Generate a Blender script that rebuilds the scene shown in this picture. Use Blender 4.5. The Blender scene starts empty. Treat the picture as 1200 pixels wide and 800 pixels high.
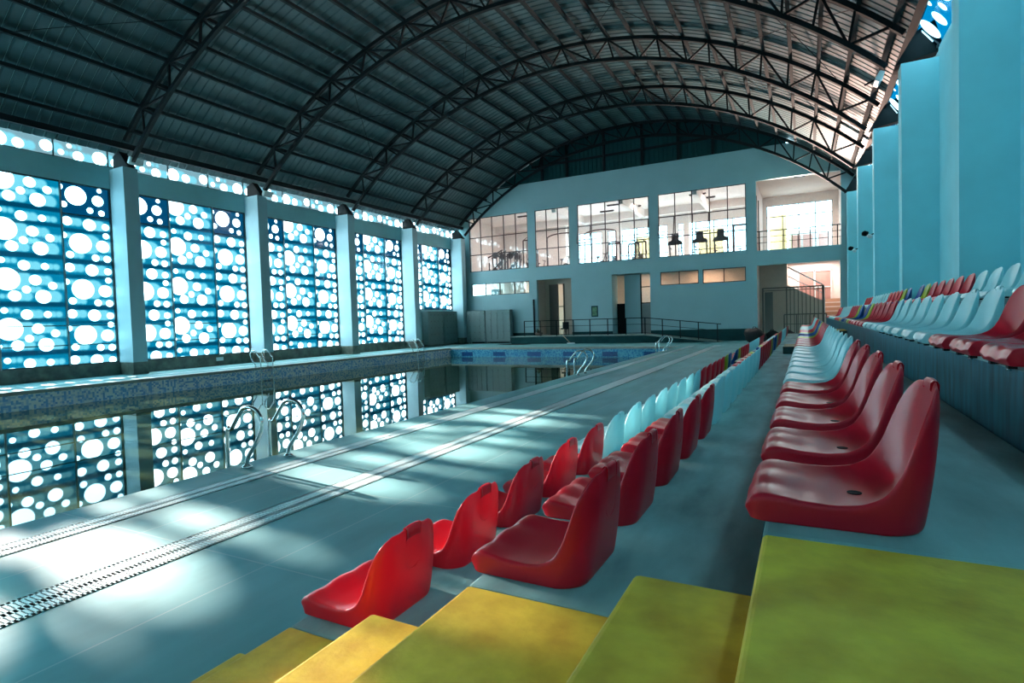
import bpy, bmesh, math, random
from mathutils import Vector, Matrix
random.seed(7)
SC = bpy.context.scene
COL = SC.collection
PI = math.pi
EYE = 1.622

# ------------------------------------------------------------------ materials
def srgb(r, g, b):
    f = lambda c: (c/255/12.92) if c/255 <= .04045 else ((c/255+.055)/1.055)**2.4
    return (f(r), f(g), f(b), 1)

MATS = {}
def mat(name, color, rough=.5, metal=0.0, noise=0.0, nscale=6.0, spec=.5, bump=0.0, bscale=40., sheen=None, stretch=None):
    m = bpy.data.materials.new(name); m.use_nodes = True
    nt = m.node_tree; p = nt.nodes['Principled BSDF']
    p.inputs['Roughness'].default_value = rough
    p.inputs['Metallic'].default_value = metal
    p.inputs['Specular IOR Level'].default_value = spec
    c = tuple(color)[:3] + (1,)
    tc = nt.nodes.new('ShaderNodeTexCoord')
    src = tc.outputs['Object']
    if stretch:
        mp = nt.nodes.new('ShaderNodeMapping'); mp.inputs['Scale'].default_value = stretch
        nt.links.new(src, mp.inputs['Vector']); src = mp.outputs['Vector']
    nz = nt.nodes.new('ShaderNodeTexNoise'); nz.inputs['Scale'].default_value = nscale; nz.inputs['Detail'].default_value = 5
    nt.links.new(src, nz.inputs['Vector'])
    r = nt.nodes.new('ShaderNodeValToRGB')
    r.color_ramp.elements[0].position = .3; r.color_ramp.elements[1].position = .7
    k = noise if noise else .04
    r.color_ramp.elements[0].color = tuple(x*(1-k) for x in c[:3]) + (1,)
    r.color_ramp.elements[1].color = tuple(min(1, x*(1+k)) for x in c[:3]) + (1,)
    nt.links.new(nz.outputs['Fac'], r.inputs['Fac'])
    nt.links.new(r.outputs['Color'], p.inputs['Base Color'])
    if bump:
        n2 = nt.nodes.new('ShaderNodeTexNoise'); n2.inputs['Scale'].default_value = bscale; n2.inputs['Detail'].default_value = 4
        nt.links.new(src, n2.inputs['Vector'])
        b = nt.nodes.new('ShaderNodeBump'); b.inputs['Strength'].default_value = bump; b.inputs['Distance'].default_value = .01
        nt.links.new(n2.outputs['Fac'], b.inputs['Height']); nt.links.new(b.outputs['Normal'], p.inputs['Normal'])
    MATS[name] = m
    return m

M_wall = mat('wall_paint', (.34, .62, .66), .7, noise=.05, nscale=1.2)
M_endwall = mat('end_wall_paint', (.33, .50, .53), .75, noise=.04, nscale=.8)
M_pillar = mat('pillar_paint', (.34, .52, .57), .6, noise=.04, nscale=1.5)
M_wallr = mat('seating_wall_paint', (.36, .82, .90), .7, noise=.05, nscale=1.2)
M_granite = mat('granite', (.11, .125, .10), .35, noise=.5, nscale=3.5)
M_dado = mat('dado_paint', (.010, .050, .055), .85, spec=.12, noise=.2, nscale=2)
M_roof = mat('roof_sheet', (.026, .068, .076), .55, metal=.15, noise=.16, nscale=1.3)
M_ribshine = mat('painted_rib_highlight', (.13, .32, .34), .5, metal=.2, noise=.3, nscale=2)  # paler tone that paints the highlight lines along the roof ribs
M_gable = mat('gable_sheet', (.010, .060, .066), .8, metal=.0, spec=.15, noise=.08, nscale=1)
M_steel = mat('dark_steel', (.010, .014, .016), .75, spec=.12)
M_purlin = mat('purlin_steel', (.020, .028, .030), .9, spec=.08)
M_frame = mat('window_frame_metal', (.05, .06, .065), .4, metal=.4)
M_galv = mat('bright_mullion', (.35, .36, .36), .35, metal=.8)
M_chrome = mat('polished_steel', (.62, .66, .66), .16, metal=1.0, noise=.12, nscale=30)
M_conc = mat('terrace_concrete', (.245, .42, .41), .65, noise=.34, spec=.3, nscale=4.5, bump=.25, bscale=30, stretch=(1, .35, 1))
M_face = mat('terrace_face_paint', (.005, .15, .21), .5, noise=.55, nscale=5, stretch=(1, 3, .6))
M_yel = mat('yellow_paint', (1.0, .52, .055), .62, noise=.28, spec=.25, nscale=7.0, bump=.45, bscale=18)
M_white = mat('white_plastic', (.80, .84, .84), .35)
M_drain = mat('drain_plastic', (.75, .98, 1.0), .4)
M_gutter = mat('gutter_dark', (.05, .07, .07), .7)
M_locker = mat('locker_metal', (.13, .20, .20), .5, noise=.06)
M_black = mat('black_fabric', (.012, .012, .014), .8)
M_beige = mat('beige_wall', (.62, .47, .38), .8)
M_pink = mat('gym_wall', (.84, .78, .75), .8)
M_balc = mat('balcony_wall', (.50, .38, .33), .8)
M_yellowb = mat('yellow_facade', (.95, .72, .34), .8)
M_brown = mat('door_brown', (.10, .075, .06), .5)
M_wood = mat('stair_wood', (.55, .36, .25), .6)
M_greyd = mat('door_grey', (.22, .22, .21), .5)
M_gymeq = mat('gym_machine', (.10, .05, .055), .5)
M_leaf = mat('dry_plant', (.06, .08, .04), .8, noise=.4, nscale=10)
M_post = mat('poster_green', (.10, .22, .12), .6, noise=.6, nscale=4)

def seat_mat(name, col):
    m = bpy.data.materials.new(name); m.use_nodes = True
    nt = m.node_tree; p = nt.nodes['Principled BSDF']
    out = nt.nodes['Material Output']
    tc = nt.nodes.new('ShaderNodeTexCoord')
    nz = nt.nodes.new('ShaderNodeTexNoise'); nz.inputs['Scale'].default_value = 5; nz.inputs['Detail'].default_value = 4
    nt.links.new(tc.outputs['Object'], nz.inputs['Vector'])
    r = nt.nodes.new('ShaderNodeValToRGB')
    r.color_ramp.elements[0].color = tuple(c*.94 for c in col) + (1,)
    r.color_ramp.elements[1].color = tuple(min(1, c*1.04) for c in col) + (1,)
    nt.links.new(nz.outputs['Fac'], r.inputs['Fac'])
    nt.links.new(r.outputs['Color'], p.inputs['Base Color'])
    p.inputs['Roughness'].default_value = .30
    n2 = nt.nodes.new('ShaderNodeTexNoise'); n2.inputs['Scale'].default_value = 60
    nt.links.new(tc.outputs['Object'], n2.inputs['Vector'])
    mr = nt.nodes.new('ShaderNodeMapRange'); mr.inputs['To Min'].default_value = .22; mr.inputs['To Max'].default_value = .36
    nt.links.new(n2.outputs['Fac'], mr.inputs['Value'])
    tr = nt.nodes.new('ShaderNodeBsdfTranslucent')
    nt.links.new(r.outputs['Color'], tr.inputs['Color'])
    mx = nt.nodes.new('ShaderNodeMixShader'); mx.inputs['Fac'].default_value = .22
    nt.links.new(p.outputs['BSDF'], mx.inputs[1]); nt.links.new(tr.outputs['BSDF'], mx.inputs[2])
    nt.links.new(mx.outputs['Shader'], out.inputs['Surface'])
    return m
SEATM = {'red': seat_mat('red_seat_plastic', (.74, .012, .034)),
         'white': seat_mat('white_seat_plastic', (.60, .92, .95)),
         'yellow': seat_mat('lime_seat_plastic', (.50, .55, .02)),
         'blue': seat_mat('blue_seat_plastic', (.01, .09, .36))}

class N:
    """tiny node graph helper"""
    def __init__(s, m): s.nt = m.node_tree
    def new(s, t, **k):
        n = s.nt.nodes.new(t)
        for a, b in k.items(): setattr(n, a, b)
        return n
    def link(s, a, b): s.nt.links.new(a, b)
    def math(s, op, a, b=None, c=None):
        n = s.new('ShaderNodeMath', operation=op)
        for i, v in enumerate((a, b, c)):
            if v is None: continue
            if hasattr(v, 'is_output'): s.link(v, n.inputs[i])
            else: n.inputs[i].default_value = v
        return n.outputs[0]
    def vec(s, x, y, z):
        n = s.new('ShaderNodeCombineXYZ')
        for i, v in enumerate((x, y, z)):
            if hasattr(v, 'is_output'): s.link(v, n.inputs[i])
            else: n.inputs[i].default_value = v
        return n.outputs[0]
    def mixc(s, f, a, b):
        n = s.new('ShaderNodeMix', data_type='RGBA')
        s.link(f, n.inputs[0])
        for i, v in ((6, a), (7, b)):
            if hasattr(v, 'is_output'): s.link(v, n.inputs[i])
            else: n.inputs[i].default_value = tuple(v)[:3] + (1,)
        return n.outputs[2]

MID = [(.20,.22,.11),(.82,.36,.19),(1.43,.36,.13),(.31,.86,.38),(1.12,.86,.20),(1.63,1.04,.15),(.85,1.20,.14),(.51,1.43,.20),(1.33,1.44,.26),(.0,1.45,.10)]
SIDE = [(.18,.24,.18),(.91,.30,.24),(1.46,.32,.14),(1.46,.66,.12),(.05,.77,.12),(.58,1.03,.37),(1.33,1.08,.25),(.22,1.47,.14),(1.06,1.53,.14),(1.46,1.55,.14)]
TOPS = [(.0,.20,.12),(.51,.46,.35),(1.24,.54,.22),(1.31,.14,.09),(.11,.83,.12),(.96,.94,.12),(1.35,.99,.12)]
STRIP = [(.30,.30,.22),(.75,.42,.11),(1.02,.14,.09),(1.30,.46,.20),(2.02,.38,.28),(2.58,.42,.19)]
T_FILM = (.008, .165, .205); T_BAND = (.002, .085, .115); T_GHOST = (.23, .31, .315)
def pane_mat(name, circles, period, anchor, ghost=True, frosted=False, uper=None, soft=.02, film=T_FILM):
    m = bpy.data.materials.new(name); m.use_nodes = True
    g = N(m); nt = m.node_tree
    nt.nodes.remove(nt.nodes['Principled BSDF']); out = nt.nodes['Material Output']
    tc = g.new('ShaderNodeTexCoord'); sp = g.new('ShaderNodeSeparateXYZ'); g.link(tc.outputs['Object'], sp.inputs[0])
    u = sp.outputs['Y']; v = g.math('MULTIPLY', sp.outputs['Z'], -1.0)
    if uper: u = g.math('FLOORED_MODULO', u, uper)
    if period: v = g.math('FLOORED_MODULO', g.math('SUBTRACT', v, anchor), period)
    circles = [(cu, cv, r if r > .3 else r*.9) for cu, cv, r in circles]
    def disc(du):
        P = g.vec(0.0, g.math('SUBTRACT', u, du) if du else u, v)
        best = None
        for cu, cv, r in circles:
            d = g.new('ShaderNodeVectorMath', operation='DISTANCE'); g.link(P, d.inputs[0]); d.inputs[1].default_value = (0, cu, cv)
            e = g.math('SUBTRACT', r*(1.0 if not du else .98), d.outputs['Value'])
            best = e if best is None else g.math('MAXIMUM', best, e)
        mr = g.new('ShaderNodeMapRange', interpolation_type='SMOOTHSTEP')
        s = soft if not du else .055
        mr.inputs['From Min'].default_value = -s; mr.inputs['From Max'].default_value = s
        g.link(best, mr.inputs['Value']); return mr.outputs[0]
    c = disc(0)
    col = tuple(film)
    if period:
        b1 = g.math('MINIMUM', v, g.math('SUBTRACT', period, v))
        mr = g.new('ShaderNodeMapRange', interpolation_type='SMOOTHSTEP'); mr.inputs['From Min'].default_value = .05; mr.inputs['From Max'].default_value = .12
        g.link(b1, mr.inputs['Value'])
        b2 = g.math('ABSOLUTE', g.math('SUBTRACT', v, .56))
        mr2 = g.new('ShaderNodeMapRange', interpolation_type='SMOOTHSTEP'); mr2.inputs['From Min'].default_value = .03; mr2.inputs['From Max'].default_value = .10
        mr2.inputs['To Min'].default_value = .2
        g.link(b2, mr2.inputs['Value'])
        f = g.math('MULTIPLY', mr.outputs[0], mr2.outputs[0])
    if ghost:
        gh = g.math('MULTIPLY', g.math('MAXIMUM', disc(.17), disc(.34)), .9)
        col = g.mixc(gh, film, T_GHOST)
    if period:
        col = g.mixc(f, T_BAND, col)
    colc = g.mixc(c, col, (1, 1, 1))
    tr = g.new('ShaderNodeBsdfTransparent'); g.link(colc, tr.inputs['Color'])
    last = tr.outputs[0]
    if frosted:   # the discs of these panes are milky: they glow but let no beam through
        tl = g.new('ShaderNodeBsdfTranslucent'); tl.inputs['Color'].default_value = (.97, .97, .97, 1)
        mx = g.new('ShaderNodeMixShader'); g.link(c, mx.inputs[0])
        tr2 = g.new('ShaderNodeBsdfTransparent')
        g.link(col if hasattr(col, 'is_output') else c, tr2.inputs['Color']) if hasattr(col, 'is_output') else None
        if not hasattr(col, 'is_output'): tr2.inputs['Color'].default_value = tuple(col) + (1,)
        g.link(tr2.outputs[0], mx.inputs[1]); g.link(tl.outputs[0], mx.inputs[2]); last = mx.outputs[0]
    gl = g.new('ShaderNodeBsdfGlossy'); gl.inputs['Roughness'].default_value = .05
    mx = g.new('ShaderNodeMixShader'); mx.inputs[0].default_value = .04
    g.link(last, mx.inputs[1]); g.link(gl.outputs[0], mx.inputs[2])
    g.link(mx.outputs[0], out.inputs['Surface'])
    return m
PM = {}
for fr in (False, True):
    s = '_milky' if fr else '_clear'
    PM['mid', fr] = pane_mat('dotted_glass_middle'+s, MID, 1.71, 1.09, frosted=fr)
    PM['side', fr] = pane_mat('dotted_glass_side'+s, SIDE, 1.71, 0.02, frosted=fr)
    PM['top', fr] = pane_mat('dotted_glass_top'+s, TOPS, None, 0, ghost=False, frosted=fr, soft=.008, film=(.004, .09, .13))
    PM['strip', fr] = pane_mat('dotted_glass_strip'+s, STRIP, None, 0, ghost=True, frosted=fr, uper=3.1, film=(.22, .225, .225))
PM['strip_right'] = pane_mat('dotted_glass_strip_seating_side', STRIP, None, 0, ghost=False, frosted=True, uper=3.1, soft=.008, film=(.01, .18, .25))

def plain_glass(name, tint=(.95, .95, .95)):
    m = bpy.data.materials.new(name); m.use_nodes = True
    g = N(m); nt = m.node_tree; nt.nodes.remove(nt.nodes['Principled BSDF'])
    tr = g.new('ShaderNodeBsdfTransparent'); tr.inputs['Color'].default_value = tint + (1,)
    gl = g.new('ShaderNodeBsdfGlossy'); gl.inputs['Roughness'].default_value = .02
    fz = g.new('ShaderNodeTexNoise'); fz.inputs['Scale'].default_value = 2
    mr = g.new('ShaderNodeMapRange'); mr.inputs['To Min'].default_value = .05; mr.inputs['To Max'].default_value = .08
    g.link(fz.outputs['Fac'], mr.inputs['Value'])
    mx = g.new('ShaderNodeMixShader'); g.link(mr.outputs[0], mx.inputs[0])
    g.link(tr.outputs[0], mx.inputs[1]); g.link(gl.outputs[0], mx.inputs[2]); g.link(mx.outputs[0], nt.nodes['Material Output'].inputs['Surface'])
    return m
M_glass = plain_glass('clear_glass')

def deck_mat():
    m = mat('deck_tile', (.185, .42, .435), .6, noise=.18, spec=.2, nscale=2.2, stretch=(1, .3, 1))
    g = N(m); nt = m.node_tree; p = nt.nodes['Principled BSDF']
    base = p.inputs['Base Color'].links[0].from_socket
    tc = g.new('ShaderNodeTexCoord'); sp = g.new('ShaderNodeSeparateXYZ'); g.link(tc.outputs['Object'], sp.inputs[0])
    def line(s, per, off, w):
        a = g.math('FLOORED_MODULO', g.math('ADD', s, off), per)
        b = g.math('MINIMUM', a, g.math('SUBTRACT', per, a))
        return g.math('LESS_THAN', b, w)
    l1 = line(sp.outputs['Y'], 1.5, 0.42, .006)
    l2 = line(sp.outputs['X'], 1.5, .30, .006)
    f = g.math('MULTIPLY', g.math('MAXIMUM', l1, l2), .45)
    mid = g.mixc(f, base, (.50, .62, .62))
    g.link(mid, p.inputs['Base Color'])
    nz = g.new('ShaderNodeTexNoise'); nz.inputs['Scale'].default_value = 260; g.link(tc.outputs['Object'], nz.inputs['Vector'])
    b = g.new('ShaderNodeBump'); b.inputs['Strength'].default_value = .12; b.inputs['Distance'].default_value = .004
    g.link(nz.outputs['Fac'], b.inputs['Height']); g.link(b.outputs['Normal'], p.inputs['Normal'])
    return m
M_deck = deck_mat()

def mosaic_mat(name, c1, c2, size=.05):
    m = bpy.data.materials.new(name); m.use_nodes = True
    g = N(m); nt = m.node_tree; p = nt.nodes['Principled BSDF']; p.inputs['Roughness'].default_value = .2
    tc = g.new('ShaderNodeTexCoord')
    sn = g.new('ShaderNodeVectorMath', operation='SNAP'); g.link(tc.outputs['Object'], sn.inputs[0]); sn.inputs[1].default_value = (size, size, size)
    wn = g.new('ShaderNodeTexWhiteNoise', noise_dimensions='3D')
    ad = g.new('ShaderNodeVectorMath', operation='ADD'); g.link(sn.outputs[0], ad.inputs[0]); ad.inputs[1].default_value = (.013, .017, .011)
    g.link(ad.outputs[0], wn.inputs['Vector'])
    r = g.new('ShaderNodeValToRGB'); r.color_ramp.interpolation = 'CONSTANT'
    r.color_ramp.elements[0].color = tuple(c1) + (1,); r.color_ramp.elements[1].color = tuple(c2) + (1,); r.color_ramp.elements[1].position = .55
    e = r.color_ramp.elements.new(.3); e.color = tuple((a+b)/2 for a, b in zip(c1, c2)) + (1,)
    g.link(wn.outputs['Value'], r.inputs['Fac']); g.link(r.outputs['Color'], p.inputs['Base Color'])
    return m
M_mosaic = mosaic_mat('pool_mosaic', (.26, .52, .80), (.95, .97, .97), .06)
M_mosblue = mosaic_mat('pool_mosaic_blue', (.02, .22, .46), (.12, .46, .62), .06)
M_mosdark = mosaic_mat('lane_mark_mosaic', (.005, .05, .20), (.01, .09, .26), .05)

def water_mat():
    m = bpy.data.materials.new('pool_water'); m.use_nodes = True
    g = N(m); nt = m.node_tree; p = nt.nodes['Principled BSDF']
    tc = g.new('ShaderNodeTexCoord')
    nz = g.new('ShaderNodeTexNoise'); nz.inputs['Scale'].default_value = .35; nz.inputs['Detail'].default_value = 4; g.link(tc.outputs['Object'], nz.inputs['Vector'])
    r = g.new('ShaderNodeValToRGB'); r.color_ramp.elements[0].color = (.025, .05, .03, 1); r.color_ramp.elements[1].color = (.045, .065, .028, 1)
    r.color_ramp.elements[0].position = .35; r.color_ramp.elements[1].position = .7
    g.link(nz.outputs['Fac'], r.inputs['Fac']); g.link(r.outputs['Color'], p.inputs['Base Color'])
    p.inputs['Roughness'].default_value = .012; p.inputs['IOR'].default_value = 1.22
    mp = g.new('ShaderNodeMapping'); mp.inputs['Scale'].default_value = (.5, 1.2, 1); g.link(tc.outputs['Object'], mp.inputs['Vector'])
    n2 = g.new('ShaderNodeTexNoise'); n2.inputs['Scale'].default_value = 1.1; n2.inputs['Detail'].default_value = 2; g.link(mp.outputs[0], n2.inputs['Vector'])
    b = g.new('ShaderNodeBump'); b.inputs['Strength'].default_value = .03; b.inputs['Distance'].default_value = .02
    g.link(n2.outputs['Fac'], b.inputs['Height']); g.link(b.outputs['Normal'], p.inputs['Normal'])
    return m
M_water = water_mat()

# ------------------------------------------------------------------ geometry helpers
class MB:
    def __init__(s): s.v = []; s.f = []
    def box(s, x0, y0, z0, x1, y1, z1):
        x0, x1 = min(x0, x1), max(x0, x1); y0, y1 = min(y0, y1), max(y0, y1); z0, z1 = min(z0, z1), max(z0, z1)
        n = len(s.v)
        s.v += [(x0,y0,z0),(x1,y0,z0),(x1,y1,z0),(x0,y1,z0),(x0,y0,z1),(x1,y0,z1),(x1,y1,z1),(x0,y1,z1)]
        s.f += [tuple(n+i for i in q) for q in ((3,2,1,0),(4,5,6,7),(0,1,5,4),(1,2,6,5),(2,3,7,6),(3,0,4,7))]
        return s
    def prism(s, pts, axis, a, b):
        """polygon pts (2D) extruded along axis (0,1,2) from a to b"""
        def P(p, t):
            return {0: (t, p[0], p[1]), 1: (p[0], t, p[1]), 2: (p[0], p[1], t)}[axis]
        n = len(s.v); k = len(pts)
        s.v += [P(p, a) for p in pts] + [P(p, b) for p in pts]
        s.f += [tuple(range(n, n+k))[::-1], tuple(range(n+k, n+2*k))]
        for i in range(k):
            j = (i+1) % k; s.f.append((n+i, n+j, n+k+j, n+k+i))
        return s
    def tube(s, pts, r, seg=8, cap=True, square=False, up=None):
        pts = [Vector(p) for p in pts]; n0 = len(s.v)
        if square: seg = 4
        prev = None
        for i, p in enumerate(pts):
            t = ((pts[i+1]-p) if i == 0 else (p-pts[i-1]) if i == len(pts)-1 else (pts[i+1]-pts[i-1])).normalized()
            ref = Vector(up) if up else (Vector((0,0,1)) if abs(t.z) < .9 else Vector((0,1,0)))
            if prev is not None and not up: ref = prev
            a = t.cross(ref)
            if a.length < 1e-5: a = t.cross(Vector((1,0,0)))
            a.normalize(); b = a.cross(t).normalized(); prev = b
            rr = r[i] if isinstance(r, (list, tuple)) else r
            off = PI/4 if square else 0
            for k in range(seg):
                q = 2*PI*k/seg+off; s.v.append(tuple(p + a*math.cos(q)*rr + b*math.sin(q)*rr))
        for i in range(len(pts)-1):
            for k in range(seg):
                k2 = (k+1) % seg
                s.f.append((n0+i*seg+k, n0+i*seg+k2, n0+(i+1)*seg+k2, n0+(i+1)*seg+k))
        if cap:
            s.f.append(tuple(n0+k for k in range(seg))[::-1]); s.f.append(tuple(n0+(len(pts)-1)*seg+k for k in range(seg)))
        return s
    def bar(s, a, b, w):
        return s.tube([a, b], w*.7071, square=True)
    def lump(s, c, r, seg=12, rings=8, wob=.15, seed=1):
        rnd = random.Random(seed); n0 = len(s.v); ph = [rnd.uniform(0, 6.28) for _ in range(6)]
        for i in range(rings+1):
            th = PI*i/rings
            for k in range(seg):
                a = 2*PI*k/seg
                w = 1+wob*(math.sin(3*a+ph[0])*math.sin(2*th+ph[1])+.6*math.sin(5*a+ph[2]+3*th))
                s.v.append((c[0]+r[0]*w*math.sin(th)*math.cos(a), c[1]+r[1]*w*math.sin(th)*math.sin(a), c[2]+r[2]*w*math.cos(th)))
        for i in range(rings):
            for k in range(seg):
                k2 = (k+1) % seg; s.f.append((n0+(i+1)*seg+k, n0+(i+1)*seg+k2, n0+i*seg+k2, n0+i*seg+k))
        return s
    def build(s, name, m, parent=None, smooth=False, loc=None):
        me = bpy.data.meshes.new(name)
        v = s.v
        if loc: v = [(a-loc[0], b-loc[1], c-loc[2]) for a, b, c in v]
        me.from_pydata(v, [], s.f); me.update()
        if m: me.materials.append(m)
        if smooth:
            for p in me.polygons: p.use_smooth = True
        o = bpy.data.objects.new(name, me); COL.objects.link(o)
        if loc: o.location = loc
        if parent: o.parent = parent; 
        return o

def bevel(o, w=.01, seg=2):
    b = o.modifiers.new('bevel', 'BEVEL'); b.width = w; b.segments = seg; b.limit_method = 'ANGLE'; return o
def tag(o, label=None, cat=None, group=None, kind=None):
    for k, v in (('label', label), ('category', cat), ('group', group), ('kind', kind)):
        if v: o[k] = v
    return o
def empty(name, loc=(0,0,0)):
    o = bpy.data.objects.new(name, None); COL.objects.link(o); o.location = loc; o.empty_display_size = .1; return o
def struct(o): o['kind'] = 'structure'; return o
ORD = ['first','second','third','fourth','fifth','sixth','seventh','eighth','ninth','tenth','eleventh','twelfth','thirteenth','fourteenth','fifteenth','sixteenth','seventeenth','eighteenth','nineteenth','twentieth']
def ordn(i):
    if i < 20: return ORD[i]
    return {20:'twenty-first',21:'twenty-second',22:'twenty-third',23:'twenty-fourth',24:'twenty-fifth',25:'twenty-sixth',26:'twenty-seventh',27:'twenty-eighth',28:'twenty-ninth',29:'thirtieth'}[i]

# ------------------------------------------------------------------ camera
R_ = Vector((0.8862, 0.4628, -0.0307)); yaw, pitch, roll = 0.4816, -0.0361, -0.0307
f = Vector((-math.sin(yaw)*math.cos(pitch), math.cos(yaw)*math.cos(pitch), math.sin(pitch)))
r0 = Vector((math.cos(yaw), math.sin(yaw), 0)); u0 = r0.cross(f)
rr = r0*math.cos(roll) + u0*math.sin(roll); uu = -r0*math.sin(roll) + u0*math.cos(roll)
cam = bpy.data.cameras.new('camera'); cam.sensor_width = 36; cam.lens = 659.48/1200*36; cam.clip_start = .05; cam.clip_end = 400
co = bpy.data.objects.new('camera', cam); COL.objects.link(co)
co.matrix_world = Matrix(((rr.x, uu.x, -f.x, 0), (rr.y, uu.y, -f.y, 0), (rr.z, uu.z, -f.z, EYE), (0, 0, 0, 1)))
SC.camera = co

# ------------------------------------------------------------------ constants of the hall
XW, XP = -24.0, -23.03          # left wall plane, pillar front
YN, YE = -12.0, 37.2            # near and far wall
BAY = 5.943; Y0 = 12.46; PT = .54
WZ0, WZ1 = .48, 7.24
XC, ZC_, RT, RB, RS = -10.4, -4.6, 18.72, 17.86, 18.98
XR0 = -6.0                       # right pool edge
PXL, PYF, PYN = -20.4, 30.4, -9.0
ZW = -.56
def arcz(x, r=RS): return ZC_ + math.sqrt(max(0.01, r*r-(x-XC)**2))
def xfront(y): return 2.57-.0133*y  # front of the right-hand pillars

# ------------------------------------------------------------------ floors and pool
b = MB()
b.box(XR0, YN, -.35, 3.4, YE, 0)
struct(b.build('floor', M_deck))
struct(MB().box(XW-.2, YN, -.35, PXL, YE, 0).build('floor.001', M_deck))
struct(MB().box(PXL, PYF, -.35, XR0, YE, 0).build('floor.002', M_deck))
struct(MB().box(PXL, YN, -.35, XR0, PYN, 0).build('floor.003', M_deck))
pool = empty('swimming_pool', (PXL, PYN, 0)); tag(pool, 'long tiled swimming pool basin with blue mosaic rim around green water', 'swimming pool')
def under(o, par):
    o.parent = par; o.matrix_parent_inverse = Matrix.Translation(-Vector(par.location)); return o
under(MB().box(PXL-.02, PYN, -2.4, PXL+.04, PYF, -.09).build('side_wall', M_mosaic), pool)
under(MB().box(XR0-.04, PYN, -2.4, XR0+.02, PYF, -.09).build('side_wall', M_mosaic), pool)
under(MB().box(PXL, PYF-.04, -2.4, XR0, PYF+.02, -.09).build('end_wall', M_mosblue), pool)
under(MB().box(PXL, PYN-.02, -2.4, XR0, PYN+.04, -.09).build('end_wall', M_mosblue), pool)
under(MB().box(PXL, PYN, -2.5, XR0, PYF, -2.4).build('pool_bottom', M_mosblue), pool)
M_cope = mat('coping_stone', (.30, .33, .30), .5, noise=.15)
c = MB().box(PXL-.30, PYN, -.09, PXL+.06, PYF, .012).box(PXL, PYF-.06, -.09, XR0, PYF+.35, .012)
under(c.build('coping', M_cope), pool)
under(MB().box(XR0-.05, PYN, -.09, XR0+.001, PYF-.06, .0).build('coping', M_deck), pool)
for x0, x1 in ((-19.5,-18.7),(-17.2,-16.37),(-14.85,-13.96),(-12.53,-11.75),(-10.16,-9.28),(-7.8,-7.0)):
    under(MB().box(x0, PYF-.055, -.50, x1, PYF-.04, -.25).build('lane_mark', M_mosdark), pool)
w = MB()
w.v = [(PXL+.04, PYN+.04, ZW), (XR0-.04, PYN+.04, ZW), (XR0-.04, PYF-.04, ZW), (PXL+.04, PYF-.04, ZW)]; w.f = [(0,1,2,3)]
w = MB().box(PXL+.04, PYN+.04, ZW-.25, XR0-.04, PYF-.04, ZW)
tag(w.build('pool_water', M_water), 'still murky green water mirroring the dotted windows', 'water', kind='stuff')

# drains: white slotted gratings over a dark gutter
def drain(x0, x1, y0, y1, label, step, ydet):
    root = empty('drain_grating', (x0, y0, 0)); tag(root, label, 'drain', 'white drain gratings along the pool deck')
    under(MB().box(x0, y0, -.01, x1, y1, .002).build('gutter', M_gutter), root)
    g = MB(); w = x1-x0; h = .005
    for a, b_ in ((0, .10), (.44, .62), (.90, 1.0)): g.box(x0+a*w, y0, .002, x0+b_*w, y1, h)
    y = y0 if y0 < 1 else y0
    y = max(y0, .3)
    g.box(x0, y0, .002, x1, y, h)
    while y < ydet:
        g.box(x0, y, .002, x1, y+step*.68, h); y += step
    g.box(x0, y, .002, x1, y1, h)
    under(g.build('grating', M_drain), root)
    return root
drain(-5.56, -5.28, -4, 31.2, 'white slotted drain strip closer to the pool edge', .026, 9)
drain(-4.33, -3.99, -4, 31.5, 'white slotted drain strip closer to the spectator seats', .028, 9)
drain(-21.9, -21.7, 0, 31, 'pale drain strip on the far deck under the dotted windows', .11, .2)

# ------------------------------------------------------------------ left wall, windows, pillars
def box_struct(name, m, *bx):
    g = MB()
    for q in bx: g.box(*q)
    return struct(g.build(name, m))
W_ = []
box_struct('wall_left', M_wall, (XW-.25, YN, WZ1, XW+.02, YE+.2, 8.08), (XW-.25, YN, -.3, XW-.02, YE+.2, .3))
g = MB().box(XW-.12, YN, 0, XW+.10, YE, WZ0)
struct(g.build('baseboard_left', M_granite))
struct(MB().box(XW-.25, 36.2, 0, XW+.02, YE, WZ1).build('wall_left.001', M_wall))
ys = [Y0+BAY*k for k in range(-4, 5)]       # pillar near faces
PW = 'near'
nwin = 0
for k in range(-4, 5):
    y = Y0+BAY*k
    p = empty('pillar', (XP, y, 0))
    which = {0:'the big window nearest the camera and the next', 1:'the second and third dotted windows', 2:'the third and fourth dotted windows', 3:'the fourth dotted window and the short one above the lockers', 4:'the short dotted window and the end wall'}.get(k, 'dotted windows behind the viewer')
    tag(p, 'white pillar between ' + which, 'pillar', 'pillars along the window side')
    if k < -1: tag(p, 'white pillar behind the viewer on the window side')
    under(MB().box(XW-.1, y, .48, XP, y+PT, 7.98).build('shaft', M_pillar), p)
    under(MB().box(XW-.1, y-.012, 0, XP+.015, y+PT+.012, .48).build('granite_base', M_granite), p)
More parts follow.
